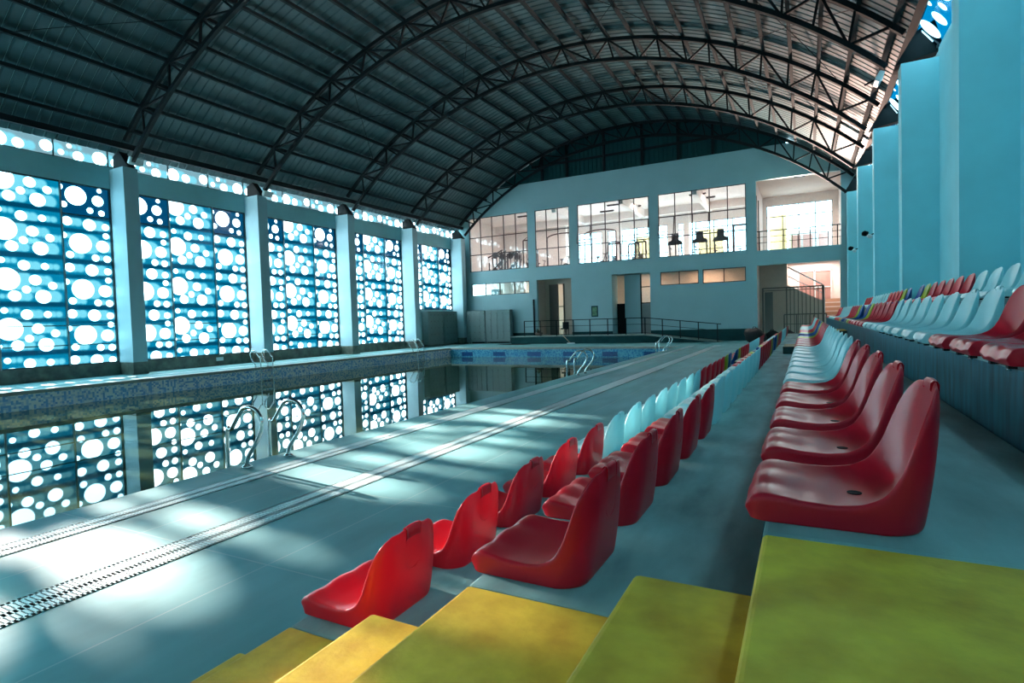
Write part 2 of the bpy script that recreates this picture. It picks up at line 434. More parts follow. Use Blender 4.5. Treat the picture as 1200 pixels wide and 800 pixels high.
for k in range(-3, 5):
    ya = Y0+BAY*(k-1)+PT; yb = Y0+BAY*k
    fr = k >= 1
    nwin += 1
    zb = WZ0 if k < 4 else 2.62
    win = empty('window_%d' % nwin, (XW, ya, zb)); struct(win)
    ms = [ya, ya+1.72, ya+3.73, yb]
    # outer frame
    e = .05
    fg = MB().box(XW-.06, ya, WZ1-e, XW+.02, yb, WZ1).box(XW-.06, ya, zb, XW+.02, yb, zb+e).box(XW-.06, ya, zb, XW+.02, ya+e, WZ1).box(XW-.06, yb-e, zb, XW+.02, yb, WZ1)
    under(fg.build('window_frame', M_frame), win)
    for m_ in ms[1:3]: under(MB().box(XW-.05, m_-.025, zb, XW+.03, m_+.025, WZ1).build('mullion', M_galv), win)
    tg = MB()
    for j in (0, 2): tg.box(XW-.05, ms[j], 6.05, XW+.015, ms[j+1], 6.09)
    if k < 4:
        for z in (1.94, 1.22): tg.box(XW-.05, ya, z, XW+.015, yb, z+.035)
    under(tg.build('transom', M_frame), win)
    for j in range(3):
        a, c_ = ms[j], ms[j+1]
        if j == 1:
            q = MB().box(XW-.034, a, zb, XW-.03, c_, WZ1).build('window_pane', PM['mid', fr], loc=(XW, a, WZ1)); under2 = q
            q.parent = win; q.matrix_parent_inverse = Matrix.Translation(-Vector(win.location))
        else:
            for (z0, z1, key) in ((6.07, WZ1, 'top'), (zb, 6.07, 'side')):
                q = MB().box(XW-.034, a, z0, XW-.03, c_, z1).build('window_pane', PM[key, fr], loc=(XW, a, z1))
                q.parent = win; q.matrix_parent_inverse = Matrix.Translation(-Vector(win.location))
    if k == 4: struct(MB().box(XW-.25, ya, .3, XW, yb, 2.62).build('wall_left.002', M_wall))
    # clerestory strip
    nwin += 1
    win = empty('window_%d' % nwin, (XW, ya, 8.08)); struct(win)
    q = MB().box(XW-.034, ya-.3, 8.08, XW-.03, yb+.3, 8.75).build('window_pane', PM['strip', fr], loc=(XW, ya, 8.72)); q.parent = win; q.matrix_parent_inverse = Matrix.Translation(-Vector(win.location))
    fg = MB().box(XW-.05, ya-.3, 8.07, XW+.01, yb+.3, 8.11)
    for t in range(4): fg.box(XW-.05, ya+t*1.8-.02, 8.08, XW, ya+t*1.8+.02, 8.75)
    under(fg.build('window_frame', M_frame), win)
# drain pipe beside last pillar
tag(MB().tube([(XW+.35, 37.08, 0), (XW+.35, 37.08, 7.9)], .07).build('downpipe', M_steel, smooth=True), 'dark downpipe in the corner beside the lockers and the end wall', 'pipe')
o = MB().tube([(-17.5, 37.08, .52), (-17.5, 37.08, 3.15)], .07).build('standpipe', M_steel, smooth=True); tag(o, 'short dark standpipe on the end wall beside the brown doorway', 'pipe')

# ------------------------------------------------------------------ roof
def build_roof():
    x0, x1 = -23.97, 2.62
    a0 = math.acos((x0-XC)/RS); a1 = math.acos((x1-XC)/RS)
    n = 60; per = .34; prof = [(0, 0), (.25, 0), (.275, .035), (.315, .035)]
    ylist = []; y = YN
    while y < YE+.4:
        for dy, h in prof: ylist.append((y+dy, h))
        y += per
    v = []; fcs = []
    for (yy, h) in ylist:
        for i in range(n+1):
            a = a0+(a1-a0)*i/n; r = RS+h
            v.append((XC+r*math.cos(a), yy, ZC_+r*math.sin(a)))
    for j in range(len(ylist)-1):
        for i in range(n):
            p = j*(n+1)+i; fcs.append((p, p+1, p+n+2, p+n+1))
    g = MB(); g.v = v; g.f = fcs
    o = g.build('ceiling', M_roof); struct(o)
    o.data.materials.append(M_ribshine)
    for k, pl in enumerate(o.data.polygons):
        if (k//n) % 4 == 1: pl.material_index = 1  # rib flank facing the camera gets the painted highlight
    s = o.modifiers.new('thick', 'SOLIDIFY'); s.thickness = .01; s.offset = 1
    return o
build_roof()
# trusses
STEP = math.radians(3.36)
A_R = math.acos((2.15-XC)/RT)
def tp(r, a, y): return Vector((XC+r*math.cos(a), y, ZC_+r*math.sin(a)))
A_L = PI-math.acos((XC+22.95)/RT)
NP = int((A_L-A_R)/STEP)
purl_a = [A_R+STEP*i for i in range(NP+1)]
fl = ['window side far from the end wall','','','','']
for ti, k in enumerate((0, 1, 2, 3, 4)):
    y = Y0+BAY*k+PT/2
    root = empty('roof_truss', (XC, y, 8))
    tag(root, ['dark arched roof truss closest to the viewer, springing from the pillar beside the first window',
               'dark arched roof truss, second from the viewer', 'dark arched roof truss in the middle of the five',
               'dark arched roof truss, second from the gable end', 'dark arched roof truss standing right in front of the end wall gable'][ti], 'roof truss', 'arched lattice roof trusses')
    n = 56
    top = [tp(RT, A_R-.02+(A_L-A_R+.04)*i/n, y) for i in range(n+1)]
    under(MB().tube(top, .105, square=True, up=(0,1,0)).build('top_chord', M_steel), root)
    a1 = math.acos((2.02-XC)/RB); a2 = PI-math.acos((XC+22.85)/RB)
    bot = [tp(RB, a1+(a2-a1)*i/n, y) for i in range(n+1)]
    under(MB().tube(bot, .10, square=True, up=(0,1,0)).build('bottom_chord', M_steel), root)
    for i in range(0, NP+1, 2):
        T = [tp(RT, A_R+STEP*(i+j), y) for j in range(3)]
        B0 = tp(RB, max(a1, A_R+STEP*(i+.55)), y); B1 = tp(RB, A_R+STEP*(i+1.62), y)
        for p, q in ((T[0], B0), (T[1], B0), (B0, T[2]), (B1, T[2])):
            if (A_R+STEP*(i+2)) > A_L+.02 and q is T[2]: continue
            under(MB().bar(p, q, .07).build('brace', M_steel), root)
    # triangular seats on the pillars
    xf = xfront(y)
    g = MB().prism([(xf-.12, 8.15), (xf+.95, 8.35), (xf+.75, 9.15), (xf+.35, 8.95)], 1, y-.18, y+.18)
    under(g.build('bearing_bracket', M_steel), root)
    g = MB().prism([(XP+.12, 7.98), (XW+.1, 7.98), (XW+.1, 8.5), (XW+.5, 8.65)], 1, y-.15, y+.15)
    under(g.build('bearing_bracket', M_steel), root)
for i, a in enumerate(purl_a):
    p = MB(); P0 = tp(RT+.12, a, -3); P1 = tp(RT+.12, a, YE)
    p.tube([P0, P1], .085, square=True)
    o = p.build('roof_purlin', M_purlin)
    tag(o, 'long dark roof purlin, %s up from the eave over the top seat row' % ordn(i), 'purlin', 'purlins under the roof sheets')
# eave beams
struct(MB().prism([(-23.6, 8.80), (-23.42, 8.78), (-23.35, 8.98), (-23.55, 9.02)], 1, YN, YE).build('beam', M_steel))
struct(MB().prism([(2.45, 8.9), (2.62, 8.82), (2.75, 9.1), (2.55, 9.2)], 1, YN, YE).build('beam.001', M_steel))
# thin cross bracing rods under the sheets
def rod(i0, i1, ya, yb, label):
    pts = [tp(RT-.02, A_R+STEP*(i0+(i1-i0)*t/8), ya+(yb-ya)*t/8) for t in range(9)]
    tag(MB().tube(pts, .012, seg=5).build('bracing_rod', M_steel), label, 'rod', 'thin cross bracing rods')
    pts = [tp(RT-.02, A_R+STEP*(i0+(i1-i0)*t/8), yb+(ya-yb)*t/8) for t in range(9)]
    tag(MB().tube(pts, .012, seg=5).build('bracing_rod', M_steel), label.replace('rising towards', 'falling towards'), 'rod', 'thin cross bracing rods')
yk = [Y0+BAY*k+PT/2 for k in range(5)]
for (i0, i1, nm) in ((1, 5, 'low over the seats'), (7, 11, 'right of the roof crown'), (13, 17, 'on the window side of the crown'), (19, 23, 'low over the windows')):
    rod(i0, i1, yk[1], yk[2], 'thin bracing rod rising towards the end wall, ' + nm)
rod(20, 24, yk[0]-BAY, yk[0], 'thin bracing rod rising towards the end wall in the nearest bay')

# ------------------------------------------------------------------ right wall
for k in range(-1, 5):
    y = Y0+BAY*k; xf = xfront(y)
    p = empty('pillar', (xf, y, 1.71))
    tag(p, {-1: 'broad pillar behind the top seats beside the viewer', 0: 'broadest pale pillar rising behind the top row of white seats', 1: 'tall pillar with the first black truss bracket on top, behind the seats', 2: 'third tall pillar along the seating wall', 3: 'fourth tall pillar along the seating wall, carrying a small camera', 4: 'slim pillar at the corner of the end wall and seating wall'}[k], 'pillar', 'pillars along the seating wall')
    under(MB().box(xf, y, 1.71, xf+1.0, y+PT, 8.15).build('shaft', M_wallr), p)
g = MB()
for i in range(20):
    ya = YN+(YE-YN)*i/20; yb = YN+(YE-YN)*(i+1)/20
    xa, xb = xfront(ya)+.82, xfront(yb)+.82
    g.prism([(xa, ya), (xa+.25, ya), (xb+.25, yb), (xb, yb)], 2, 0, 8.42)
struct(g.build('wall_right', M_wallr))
for k in range(-2, 5):
    ya = Y0+BAY*(k-1)+PT; yb = Y0+BAY*k
    nwin += 1; xm = xfront((ya+yb)/2)+.85
    win = empty('window_%d' % nwin, (xm, ya, 8.42)); struct(win)
    # sloping strip of dotted glass between the wall top and the eave
    q = MB().prism([(xm, 8.42), (xm+.005, 8.42), (2.625, 9.13), (2.62, 9.13)], 1, ya-.56, yb+.02).build('window_pane', PM['strip_right'], loc=(xm, ya, 9.16)); q.parent = win; q.matrix_parent_inverse = Matrix.Translation(-Vector(win.location))
    under(MB().prism([(xm-.03, 8.40), (xm+.05, 8.40), (xm+.03, 8.46), (xm-.03, 8.46)], 1, ya-.56, yb+.02).prism([(2.58, 9.08), (2.68, 9.06), (2.68, 9.16), (2.58, 9.16)], 1, ya-.56, yb+.02).build('window_frame', M_frame), win)
# behind the viewer
struct(MB().box(XW-.3, YN-.2, -.3, 3.8, YN, 14.5).build('wall_near', M_wall))

# ------------------------------------------------------------------ end wall with openings
HOLES = [(-22.89, -17.89, 5.47, 9.54), (-17.30, -14.64, 5.47, 9.54), (-14.03, -9.04, 5.47, 9.54), (-8.44, -3.14, 5.47, 9.54),
         (-2.58, 1.846, 5.41, 9.59), (-22.83, -17.87, 3.63, 4.53), (-17.28, -14.6, .50, 4.54), (-11.66, -9.06, .50, 4.56),
         (-8.38, -5.98, 3.65, 4.51), (-5.73, -3.2, 3.63, 4.51), (-2.59, 1.78, 0, 4.53)]
def wall_holes(x0, x1, zbase, ztop, y0, y1, holes, arc=True):
    xs = {x0, x1}
    for h in holes: xs |= {h[0], h[1]}
    n = 40
    for i in range(n+1): xs.add(x0+(x1-x0)*i/n)
    xs = sorted(x for x in xs if x0 <= x <= x1)
    g = MB()
    T = lambda x: min(ztop, arcz(x)-.02) if arc else ztop
    for a, b_ in zip(xs, xs[1:]):
        if b_-a < 1e-4: continue
        m = (a+b_)/2; hs = sorted((h[2], h[3]) for h in holes if h[0] < m < h[1])
        z = zbase
        for h0, h1 in hs:
            if h0 > z: g.box(a, y0, z, b_, y1, h0)
            z = h1
        if min(T(a), T(b_)) > z: g.prism([(a, z), (b_, z), (b_, T(b_)), (a, T(a))], 1, y0, y1)
    return g
struct(wall_holes(-24.3, 3.2, 0, 11.56, YE, YE+.25, HOLES).build('wall_far', M_endwall))
g = wall_holes(-24.3, 3.2, 11.56, 14.9, YE+.12, YE+.2, [])
x = -18
while x < -2.8:
    t = arcz(x)-.05
    if t > 11.6: g.box(x, YE+.06, 11.57, x+.05, YE+.13, t)
    x += .3
struct(g.build('wall_gable', M_gable))
for i, x in enumerate((-16.6, -14.7, -12.0, -9.4, -7.1, -5.0)):
    tag(MB().box(x-.07, YE-.1, 11.56, x+.07, YE+.06, arcz(x)-.1).build('gable_post', M_steel), 'dark vertical post of the gable, %s from the window side' % ORD[i], 'post', 'posts in the gable')
tag(MB().box(-17.4, YE-.06, 12.55, -3.6, YE+.05, 12.68).build('gable_rail', M_steel), 'thin dark horizontal rail across the gable sheet', 'rail')
# dark dado
g = MB()
for a, b_ in ((-22.9, -17.28), (-14.6, -11.66), (-9.06, -2.59)): g.box(a, YE-.03, 0, b_, YE, .73)
g.box(1.78, YE-.03, 0, 2.1, YE, .73)
struct(g.build('baseboard_far', M_dado))

# gallery windows of the gym
def grid_window(x0, x1, z0, z1, nv, zs, tilts=(), y=YE+.06):
    global nwin
    nwin += 1
    win = empty('window_%d' % nwin, (x0, y, z0)); struct(win)
    e = .045
    g = MB().box(x0, y-.03, z0, x1, y+.04, z0+e).box(x0, y-.03, z1-e, x1, y+.04, z1).box(x0, y-.03, z0, x0+e, y+.04, z1).box(x1-e, y-.03, z0, x1, y+.04, z1)
    under(g.build('window_frame', M_frame2), win)
    for i in range(1, nv):
        x = x0+(x1-x0)*i/nv; under(MB().box(x-.03, y-.03, z0, x+.03, y+.04, z1).build('mullion', M_frame2), win)
    for z in zs: under(MB().box(x0, y-.025, z-.03, x1, y+.035, z+.03).build('transom', M_frame2), win)
    under(MB().box(x0, y, z0, x1, y+.006, z1).build('window_pane', M_glass), win)
    for i in tilts:   # awning sashes pushed open outwards
        a = x0+(x1-x0)*i/nv+.05; b_ = x0+(x1-x0)*(i+1)/nv-.05; za, zb_ = zs[0], zs[1]
        s = MB(); d = -.35
        for p, q in (((a, y-.04, zb_), (a, y+d, za+.1)), ((b_, y-.04, zb_), (b_, y+d, za+.1)), ((a, y+d, za+.1), (b_, y+d, za+.1))): s.bar(p, q, .05)
        under(s.build('awning_sash', M_frame2), win)
    return win
M_frame2 = mat('gallery_window_frame', (.06, .035, .04), .5)
zs = (6.75, 8.05)
grid_window(-22.89, -17.89, 5.47, 9.54, 5, zs)
grid_window(-17.30, -14.64, 5.47, 9.54, 3, zs)
grid_window(-14.03, -9.04, 5.47, 9.54, 5, zs, (0, 4))
grid_window(-8.44, -3.14, 5.47, 9.54, 5, zs, (0, 2))
grid_window(-22.83, -17.87, 3.63, 4.53, 4, ())
grid_window(-8.38, -5.98, 3.65, 4.51, 2, ())
grid_window(-5.73, -3.2, 3.63, 4.51, 2, ())

# gym shell
GY0, GY1, GZ0, GZ1 = YE+.25, 44.5, 5.1, 9.85
struct(MB().box(-24, GY0, GZ0-.2, 3.0, GY1+.3, GZ0).build('floor.004', M_pink))
struct(MB().box(-24, GY0, GZ1, -2.78, GY1+.3, GZ1+.2).build('ceiling.002', M_pink))
struct(MB().box(-2.78, GY0, GZ1, 3.0, GY1+.3, GZ1+.2).build('ceiling.004', M_balc))
struct(MB().box(-24.1, GY0, GZ0, -23.9, GY1, GZ1).build('wall_gym_left', M_pink))
struct(MB().box(-2.9, GY0, GZ0, -2.66, GY1, GZ1).build('wall_gym_right', M_balc))
struct(MB().box(2.05, GY0, GZ0, 2.3, GY1, GZ1).build('wall_balcony', M_balc))
bh = [(-17.6, -14.7, 5.6, 8.7), (-14.2, -9.4, 5.6, 8.7), (-8.6, -3.4, 5.6, 8.7), (-2.4, 1.7, 5.6, 9.25)]
struct(wall_holes(-24, 3.0, GZ0, GZ1, GY1, GY1+.25, bh, arc=False).build('wall_gym_back', M_pink))
for h in bh:
    grid_window(h[0], h[1], h[2], h[3], 3 if h[1]-h[0] < 4 else 4, (6.6, 8.2) if h is not bh[3] else (8.45,), y=GY1+.1)
for x in (-15.9, -11.0, -6.2):
    o = MB().box(x-.15, GY0, GZ1-.55, x+.15, GY1, GZ1).build('beam.002', M_pink); struct(o)
struct(MB().box(-24, GY1-1.2, GZ1-.55, -2.9, GY1-.9, GZ1).build('beam.003', M_pink))
for i, x in enumerate((-17.8, -13.2, -7.9)):
    tag(MB().box(x-.2, GY1-.6, GZ0, x+.2, GY1-.2, GZ1-.01).build('gym_column', M_pink), 'pale column at the back of the gym behind the %s gallery window' % ['second', 'third', 'fourth'][i], 'column')
# yellow facade outside the gym
o = MB().box(-12.3, 46.2, 0, -11.0, 46.8, 8.2).box(-12.0, 46.15, 6.5, -11.3, 46.2, 7.2).build('building_facade', M_yellowb)
tag(o, 'yellow facade seen through the middle gallery window', 'building', 'yellow facades outside the gym')
o = MB().box(-7.4, 46.2, 0, -5.6, 46.8, 8.3).box(-7.1, 46.15, 6.6, -6.4, 46.2, 7.3).build('building_facade', M_yellowb)
tag(o, 'yellow facade seen through the window with the treadmills', 'building', 'yellow facades outside the gym')
o = MB().box(-2.3, 46.0, 0, -1.15, 46.6, 8.8).box(-2.1, 45.95, 6.0, -1.6, 46.0, 6.8).build('building_facade', M_yellowb)
tag(o, 'yellow facade seen through the balcony window', 'building', 'yellow facades outside the gym')
M_brownw = mat('far_window_brown', (.45, .25, .22), .6)
bw = empty('white_building', (-.3, 46.4, 5.2)); tag(bw, 'pale building with brown windows seen behind the balcony', 'building')
under(MB().box(-1.1, 46.5, 0, 2.2, 46.9, 7.6).build('facade', M_white), bw)
for x in (-.85, -.1, .9): under(MB().box(x, 46.42, 6.1, x+.6, 46.5, 7.25).build('window', M_brownw), bw)
# small ceiling fittings in the gym
for i, (x, y) in enumerate(((-19.5, 40), (-12.2, 40), (-11.2, 41.5), (-6.4, 40), (-6.0, 41.5), (-13.4, 42))):
    tag(MB().box(x-.55, y-.09, GZ1-.07, x+.55, y+.09, GZ1).box(x-.5, y-.05, GZ1-.1, x+.5, y+.05, GZ1-.07).build('ceiling_light', M_frame2), 'slim batten light on the gym ceiling, %s from the window side' % ORD[i], 'light', 'gym ceiling lights')
for i, x in enumerate((-22, -13.7, -12.6, -11.6, -10.6, -9.6, -8.0, -7.0, -6.0, -3.9)):
    tag(MB().tube([(x, 38.3, GZ1-.09), (x, 38.3, GZ1-.05), (x, 38.3, GZ1)], [.04, .09, .1]).build('smoke_detector', M_frame2), 'small round detector on the gym ceiling, %s from the window side' % ORD[i], 'detector', 'gym ceiling detectors')
tag(MB().box(-.55, 38.6, GZ1-.06, .05, 38.75, GZ1-.01).build('ceiling_light', M_frame2), 'short dark lamp on the balcony ceiling', 'light')

# ---- gym machines
def treadmill(x, y, label):
    r = empty('treadmill', (x, y, GZ0)); tag(r, label, 'treadmill', 'treadmills by the gallery window')
    under(bevel(MB().box(x-.4, y-.1, GZ0, x+.4, y+1.7, GZ0+.2).build('deck', M_gymeq)), r)
    for s in (-.38, .38):
        under(MB().tube([(x+s, y+.35, GZ0+.1), (x+s, y+.1, GZ0+1.15), (x+s*.8, y+.05, GZ0+1.35)], .045).build('upright', M_gymeq, smooth=True), r)
        under(MB().tube([(x+s, y+.1, GZ0+1.1), (x+s, y+.7, GZ0+1.0)], .03).build('handrail', M_gymeq, smooth=True), r)
    g = MB().prism([(x-.5, GZ0+1.2), (x+.5, GZ0+1.2), (x+.42, GZ0+1.42), (x+.22, GZ0+1.5), (x+.2, GZ0+1.95), (x-.2, GZ0+1.95), (x-.22, GZ0+1.5), (x-.42, GZ0+1.42)], 1, y-.05, y+.1)
    under(bevel(g.build('console', M_gymeq), .03), r)
treadmill(-7.55, 38.0, 'dark treadmill at the window, the one closest to the middle of the hall')
treadmill(-5.98, 38.0, 'dark treadmill in the middle of the three at the window')
treadmill(-4.72, 38.0, 'dark treadmill next to the gym door, last of the three')
def bike(x, y, label):
    r = empty('exercise_bike', (x, y, GZ0)); tag(r, label, 'exercise bike', 'exercise bikes behind the gallery glass')
    g = MB().bar((x-.45, y, GZ0+.05), (x+.45, y, GZ0+.05), .08).bar((x-.35, y, GZ0+.05), (x-.1, y, GZ0+.9), .06).bar((x+.4, y, GZ0+.05), (x+.1, y, GZ0+.45), .06).bar((x-.15, y, GZ0+.4), (x+.3, y, GZ0+.55), .08).bar((x+.25, y, GZ0+.4), (x+.4, y, GZ0+1.0), .05)
    under(g.build('frame', M_gymeq), r)
    pts = [(x+.18+.27*math.cos(t*PI/8), y+.02, GZ0+.35+.27*math.sin(t*PI/8)) for t in range(17)]
    under(MB().tube(pts, .035, cap=False).build('flywheel', M_gymeq, smooth=True), r)
    under(MB().lump((x-.12, y, GZ0+.93), (.16, .12, .05)).build('saddle', M_gymeq, smooth=True), r)
    under(MB().tube([(x+.3, y-.2, GZ0+1.15), (x+.42, y-.15, GZ0+1.05), (x+.42, y+.15, GZ0+1.05), (x+.3, y+.2, GZ0+1.15)], .025).build('handlebar', M_gymeq, smooth=True), r)
bike(-6.8, 40.9, 'exercise bike between the first two treadmills')
bike(-5.3, 40.9, 'exercise bike between the last two treadmills')
bike(-3.75, 41.0, 'exercise bike beside the gym door')
bike(-15.7, 38.6, 'exercise bike low in the narrow gallery window')
bike(-13.0, 38.8, 'exercise bike at the window side of the middle gallery window')
def cable_machine(x, y, w, h, label):
    r = empty('cable_machine', (x, y, GZ0)); tag(r, label, 'weight machine', 'weight machines in the gym')
    g = MB()
    for s in (-w/2, w/2): g.bar((x+s, y, GZ0), (x+s, y, GZ0+h), .09).bar((x+s, y-.4, GZ0+.04), (x+s, y+.4, GZ0+.04), .09)
    g.bar((x-w/2, y, GZ0+h), (x+w/2, y, GZ0+h), .1).bar((x-w/2, y, GZ0+.1), (x+w/2, y, GZ0+.1), .08)
    for s in (-w*.18, w*.18): g.bar((x+s, y, GZ0+.1), (x+s, y, GZ0+h), .05)
    under(g.build('frame', M_gymeq), r)
    st = MB()
    for j in range(7): st.box(x-w*.16, y-.08, GZ0+.2+j*.1, x+w*.16, y+.08, GZ0+.28+j*.1)
    under(st.build('weight_stack', M_gymeq), r)
    for s in (-1, 1):
        under(MB().tube([(x+s*w/2, y, GZ0+h*.75), (x+s*(w/2+.12), y-.2, GZ0+h*.55), (x+s*(w/2+.02), y-.3, GZ0+h*.42)], .03).build('handle', M_gymeq, smooth=True), r)
    under(MB().tube([(x-w*.45, y-.05, GZ0+h), (x-w*.2, y-.05, GZ0+h+.16), (x+w*.2, y-.05, GZ0+h+.16), (x+w*.45, y-.05, GZ0+h)], .03).build('pull_bar', M_gymeq, smooth=True), r)
cable_machine(-11.9, 38.8, .9, 1.75, 'weight machine left of centre in the middle gallery window')
cable_machine(-10.9, 40.2, .75, 1.8, 'weight machine in the centre of the middle gallery window')
cable_machine(-10.0, 38.7, .7, 1.7, 'weight machine beside the column end of the middle gallery window')
cable_machine(-18.5, 38.6, .9, 2.6, 'tall rack machine at the door end of the first gallery window')
cable_machine(-20.0, 38.8, .9, 1.7, 'weight machine in the middle of the first gallery window')
cable_machine(-19.0, 40.4, .8, 2.0, 'weight machine standing behind the tall rack in the first gallery window')
cable_machine(-21.9, 40.4, .8, 1.8, 'weight machine at the back of the gym near the window wall')
bike(-18.2, 39.9, 'exercise bike at the door end of the first gallery window')
bike(-19.3, 38.0, 'exercise bike right behind the glass of the first gallery window')
def press(x, y, label):
    r = empty('incline_press', (x, y, GZ0)); tag(r, label, 'weight machine', 'incline press benches in the gym')
    g = MB()
    for d in (-.3, .3): g.bar((x-.6, y+d, GZ0+.05), (x-.6, y+d, GZ0+1.1), .07).bar((x-.7, y+d, GZ0+1.5), (x+.6, y+d, GZ0+2.0), .08).bar((x+.5, y+d, GZ0+.05), (x+.5, y+d, GZ0+2.0), .07).bar((x-.65, y+d, GZ0+.06), (x+.6, y+d, GZ0+.06), .07)
    under(g.build('frame', M_gymeq), r)
    under(bevel(MB().prism([(x-.4, GZ0+.4), (x+.4, GZ0+1.1), (x+.34, GZ0+1.2), (x-.46, GZ0+.5)], 1, y-.2, y+.2).build('bench_pad', M_gymeq), .02), r)
    for s in (-.55, .55): under(MB().tube([(x+.1, y+s, GZ0+1.6), (x+.1, y+s*1.1, GZ0+1.6)], .25, seg=16).build('weight_plate', M_gymeq), r)
press(-21.2, 38.6, 'incline press with sloping rails near the window wall')
press(-20.4, 39.6, 'incline press behind the weight machine in the first gallery window')
for i, (x, ya) in enumerate(((-16.1, 39.4), (-13.2, 39.6))):   # curved pull-up rigs
    r = empty('pull_up_rig', (x, ya, GZ0)); tag(r, 'tall rig with a curved top bar seen through the %s gallery window' % ('narrow', 'middle')[i], 'weight machine', 'curved rigs in the gym')
    pts = [(x+1.2*math.cos(PI*t/10), ya, GZ0+2.7+.28*math.sin(PI*t/10)) for t in range(11)]
    under(MB().tube(pts, .05).build('top_bar', M_gymeq, smooth=True), r)
    for s in (-1.2, 1.2): under(MB().tube([(x+s, ya, GZ0), (x+s, ya, GZ0+2.72)], .04).build('upright', M_gymeq, smooth=True), r)
# gym inner door frame
d = empty('door_1', (-3.9, 40.5, GZ0)); struct(d)
under(MB().box(-4.25, 40.5, GZ0, -4.15, 40.6, GZ0+2.5).box(-3.1, 40.5, GZ0, -3.0, 40.6, GZ0+2.5).box(-4.25, 40.5, GZ0+2.4, -3.0, 40.6, GZ0+2.5).build('door_frame', M_gymeq), d)
under(MB().box(-4.15, 40.53, GZ0, -3.1, 40.57, GZ0+2.4).build('door_panel', M_glass), d)

# ---- balcony railing
def railing(name, pts, h, posts_mid, label, m=M_steel, mids=(.55, .3), group=None, post=.05):
    r = empty(name, pts[0]); tag(r, label, 'railing', group)
    P = [Vector(p) for p in pts]
    under(MB().tube([p+Vector((0,0,h)) for p in P], .035, square=True).build('top_rail', m), r)
    for mz in mids: under(MB().tube([p+Vector((0,0,h*mz)) for p in P], .02, square=True).build('mid_rail', m), r)
    for q in posts_mid: under(MB().bar(q, Vector(q)+Vector((0,0,h)), post).build('post', m), r)
    return r
yb = YE+.05
railing('balcony_railing', [(-2.56, yb, 5.41), (1.83, yb, 5.41)], 1.14, [(x, yb, 5.41) for x in (-2.42, -1.08, .29, 1.66)], 'dark railing across the open balcony above the stair hall', mids=(.7, .4))
bal = [o for o in bpy.data.objects if o.name == 'balcony_railing'][0]
for x in (-.66, -.35, 1.2): under(MB().bar((x, yb, 5.41), (x, yb, 5.41+.8), .04).build('baluster', M_steel), bal)
# door frame on the balcony side wall
struct(MB().box(-2.66, 38.2, GZ0, -2.6, 38.3, 8.9).box(-2.66, 39.9, GZ0, -2.6, 40.0, 8.9).build('trim_1', M_brown))

# ---- ground floor rooms behind the end wall
struct(MB().box(-24, YE+.25, 4.9, 3, 44.3, 5.08).build('ceiling.003', M_pink))
struct(MB().box(-24, YE+.25, -.2, 3, 44.3, -.0).build('floor.005', M_deck))
struct(MB().box(-24, 41.5, 0, -2.9, 41.7, 4.9).build('wall_room_back', M_beige))
struct(MB().box(-17.5, YE+.25, 0, -17.28, 38.9, 4.9).box(-14.6, YE+.25, 0, -14.4, 38.9, 4.9).box(-17.28, 38.7, 0, -16.95, 38.9, 4.9).box(-15.75, 38.7, 0, -14.6, 38.9, 4.9).box(-16.95, 38.7, 4.25, -15.75, 38.9, 4.9).build('wall_doorway', M_beige))
struct(MB().box(-17.28, YE+.25, .2, -14.6, 38.7, .5).box(-11.66, YE+.25, .2, -9.06, 38.3, .5).build('floor.006', M_deck))
d = empty('door_2', (-16.9, 38.7, .5)); struct(d)
under(MB().box(-16.95, 38.66, .5, -16.3, 38.72, 4.25).build('door_panel', M_brown), d)
under(MB().box(-16.32, 38.6, .5, -16.22, 38.72, 4.25).box(-15.82, 38.6, .5, -15.75, 38.72, 4.25).box(-16.32, 38.6, 2.55, -15.75, 38.7, 2.63).build('door_frame', M_brown), d)
struct(MB().box(-11.9, YE+.25, 0, -11.66, 38.5, 4.9).box(-9.06, YE+.25, 0, -8.9, 38.5, 4.9).box(-11.1, 38.3, 0, -10.0, 38.45, 4.9).box(-11.66, 38.3, 4.56, -9.06, 38.45, 4.9).build('wall_doorway.001', M_endwall))
d = empty('door_3', (-11.66, 38.3, .5)); struct(d)
under(MB().box(-11.66, 38.33, .5, -11.1, 38.38, 2.6).build('door_panel', M_steel), d)
d = empty('door_4', (-10.0, 38.3, .5)); struct(d)
under(MB().box(-10.0, 38.33, .5, -9.06, 38.38, 2.55).build('door_panel', M_greyd), d)
under(MB().box(-10.0, 38.28, .5, -9.93, 38.42, 4.56).box(-10.0, 38.28, 2.55, -9.06, 38.42, 2.62).box(-10.0, 38.28, 3.65, -9.06, 38.42, 3.71).build('door_frame', M_steel), d)
under(MB().box(-9.93, 38.34, 2.62, -9.06, 38.346, 4.56).build('door_pane', M_glass), d)
# objects inside the low rooms
tag(MB().box(-20.9, 39.0, 2.4, -19.2, 39.2, 4.8).build('partition_panel', M_beige), 'plain tan panel behind the strip window above the lockers', 'panel')
for i, (x, w) in enumerate(((-21.9, .8), (-18.6, .7))):
    tag(MB().box(x-w/2, 39.4, 2.2, x+w/2, 39.8, 4.2).box(x-w/2+.1, 39.35, 3.7, x+w/2-.1, 39.42, 4.1).build('shelf_unit', M_locker), ['grey shelf unit behind the strip window, beside the window wall', 'grey shelf unit behind the strip window, beside the doorway'][i], 'shelf')
# poster
o = MB().box(-13.15, YE-.03, 1.75, -12.68, YE, 2.5).build('poster_frame', M_dado); tag(o, 'small green framed notice on the end wall between the doorways', 'notice')
under(MB().box(-13.08, YE-.035, 1.83, -12.75, YE-.03, 2.42).build('print', M_post), o)

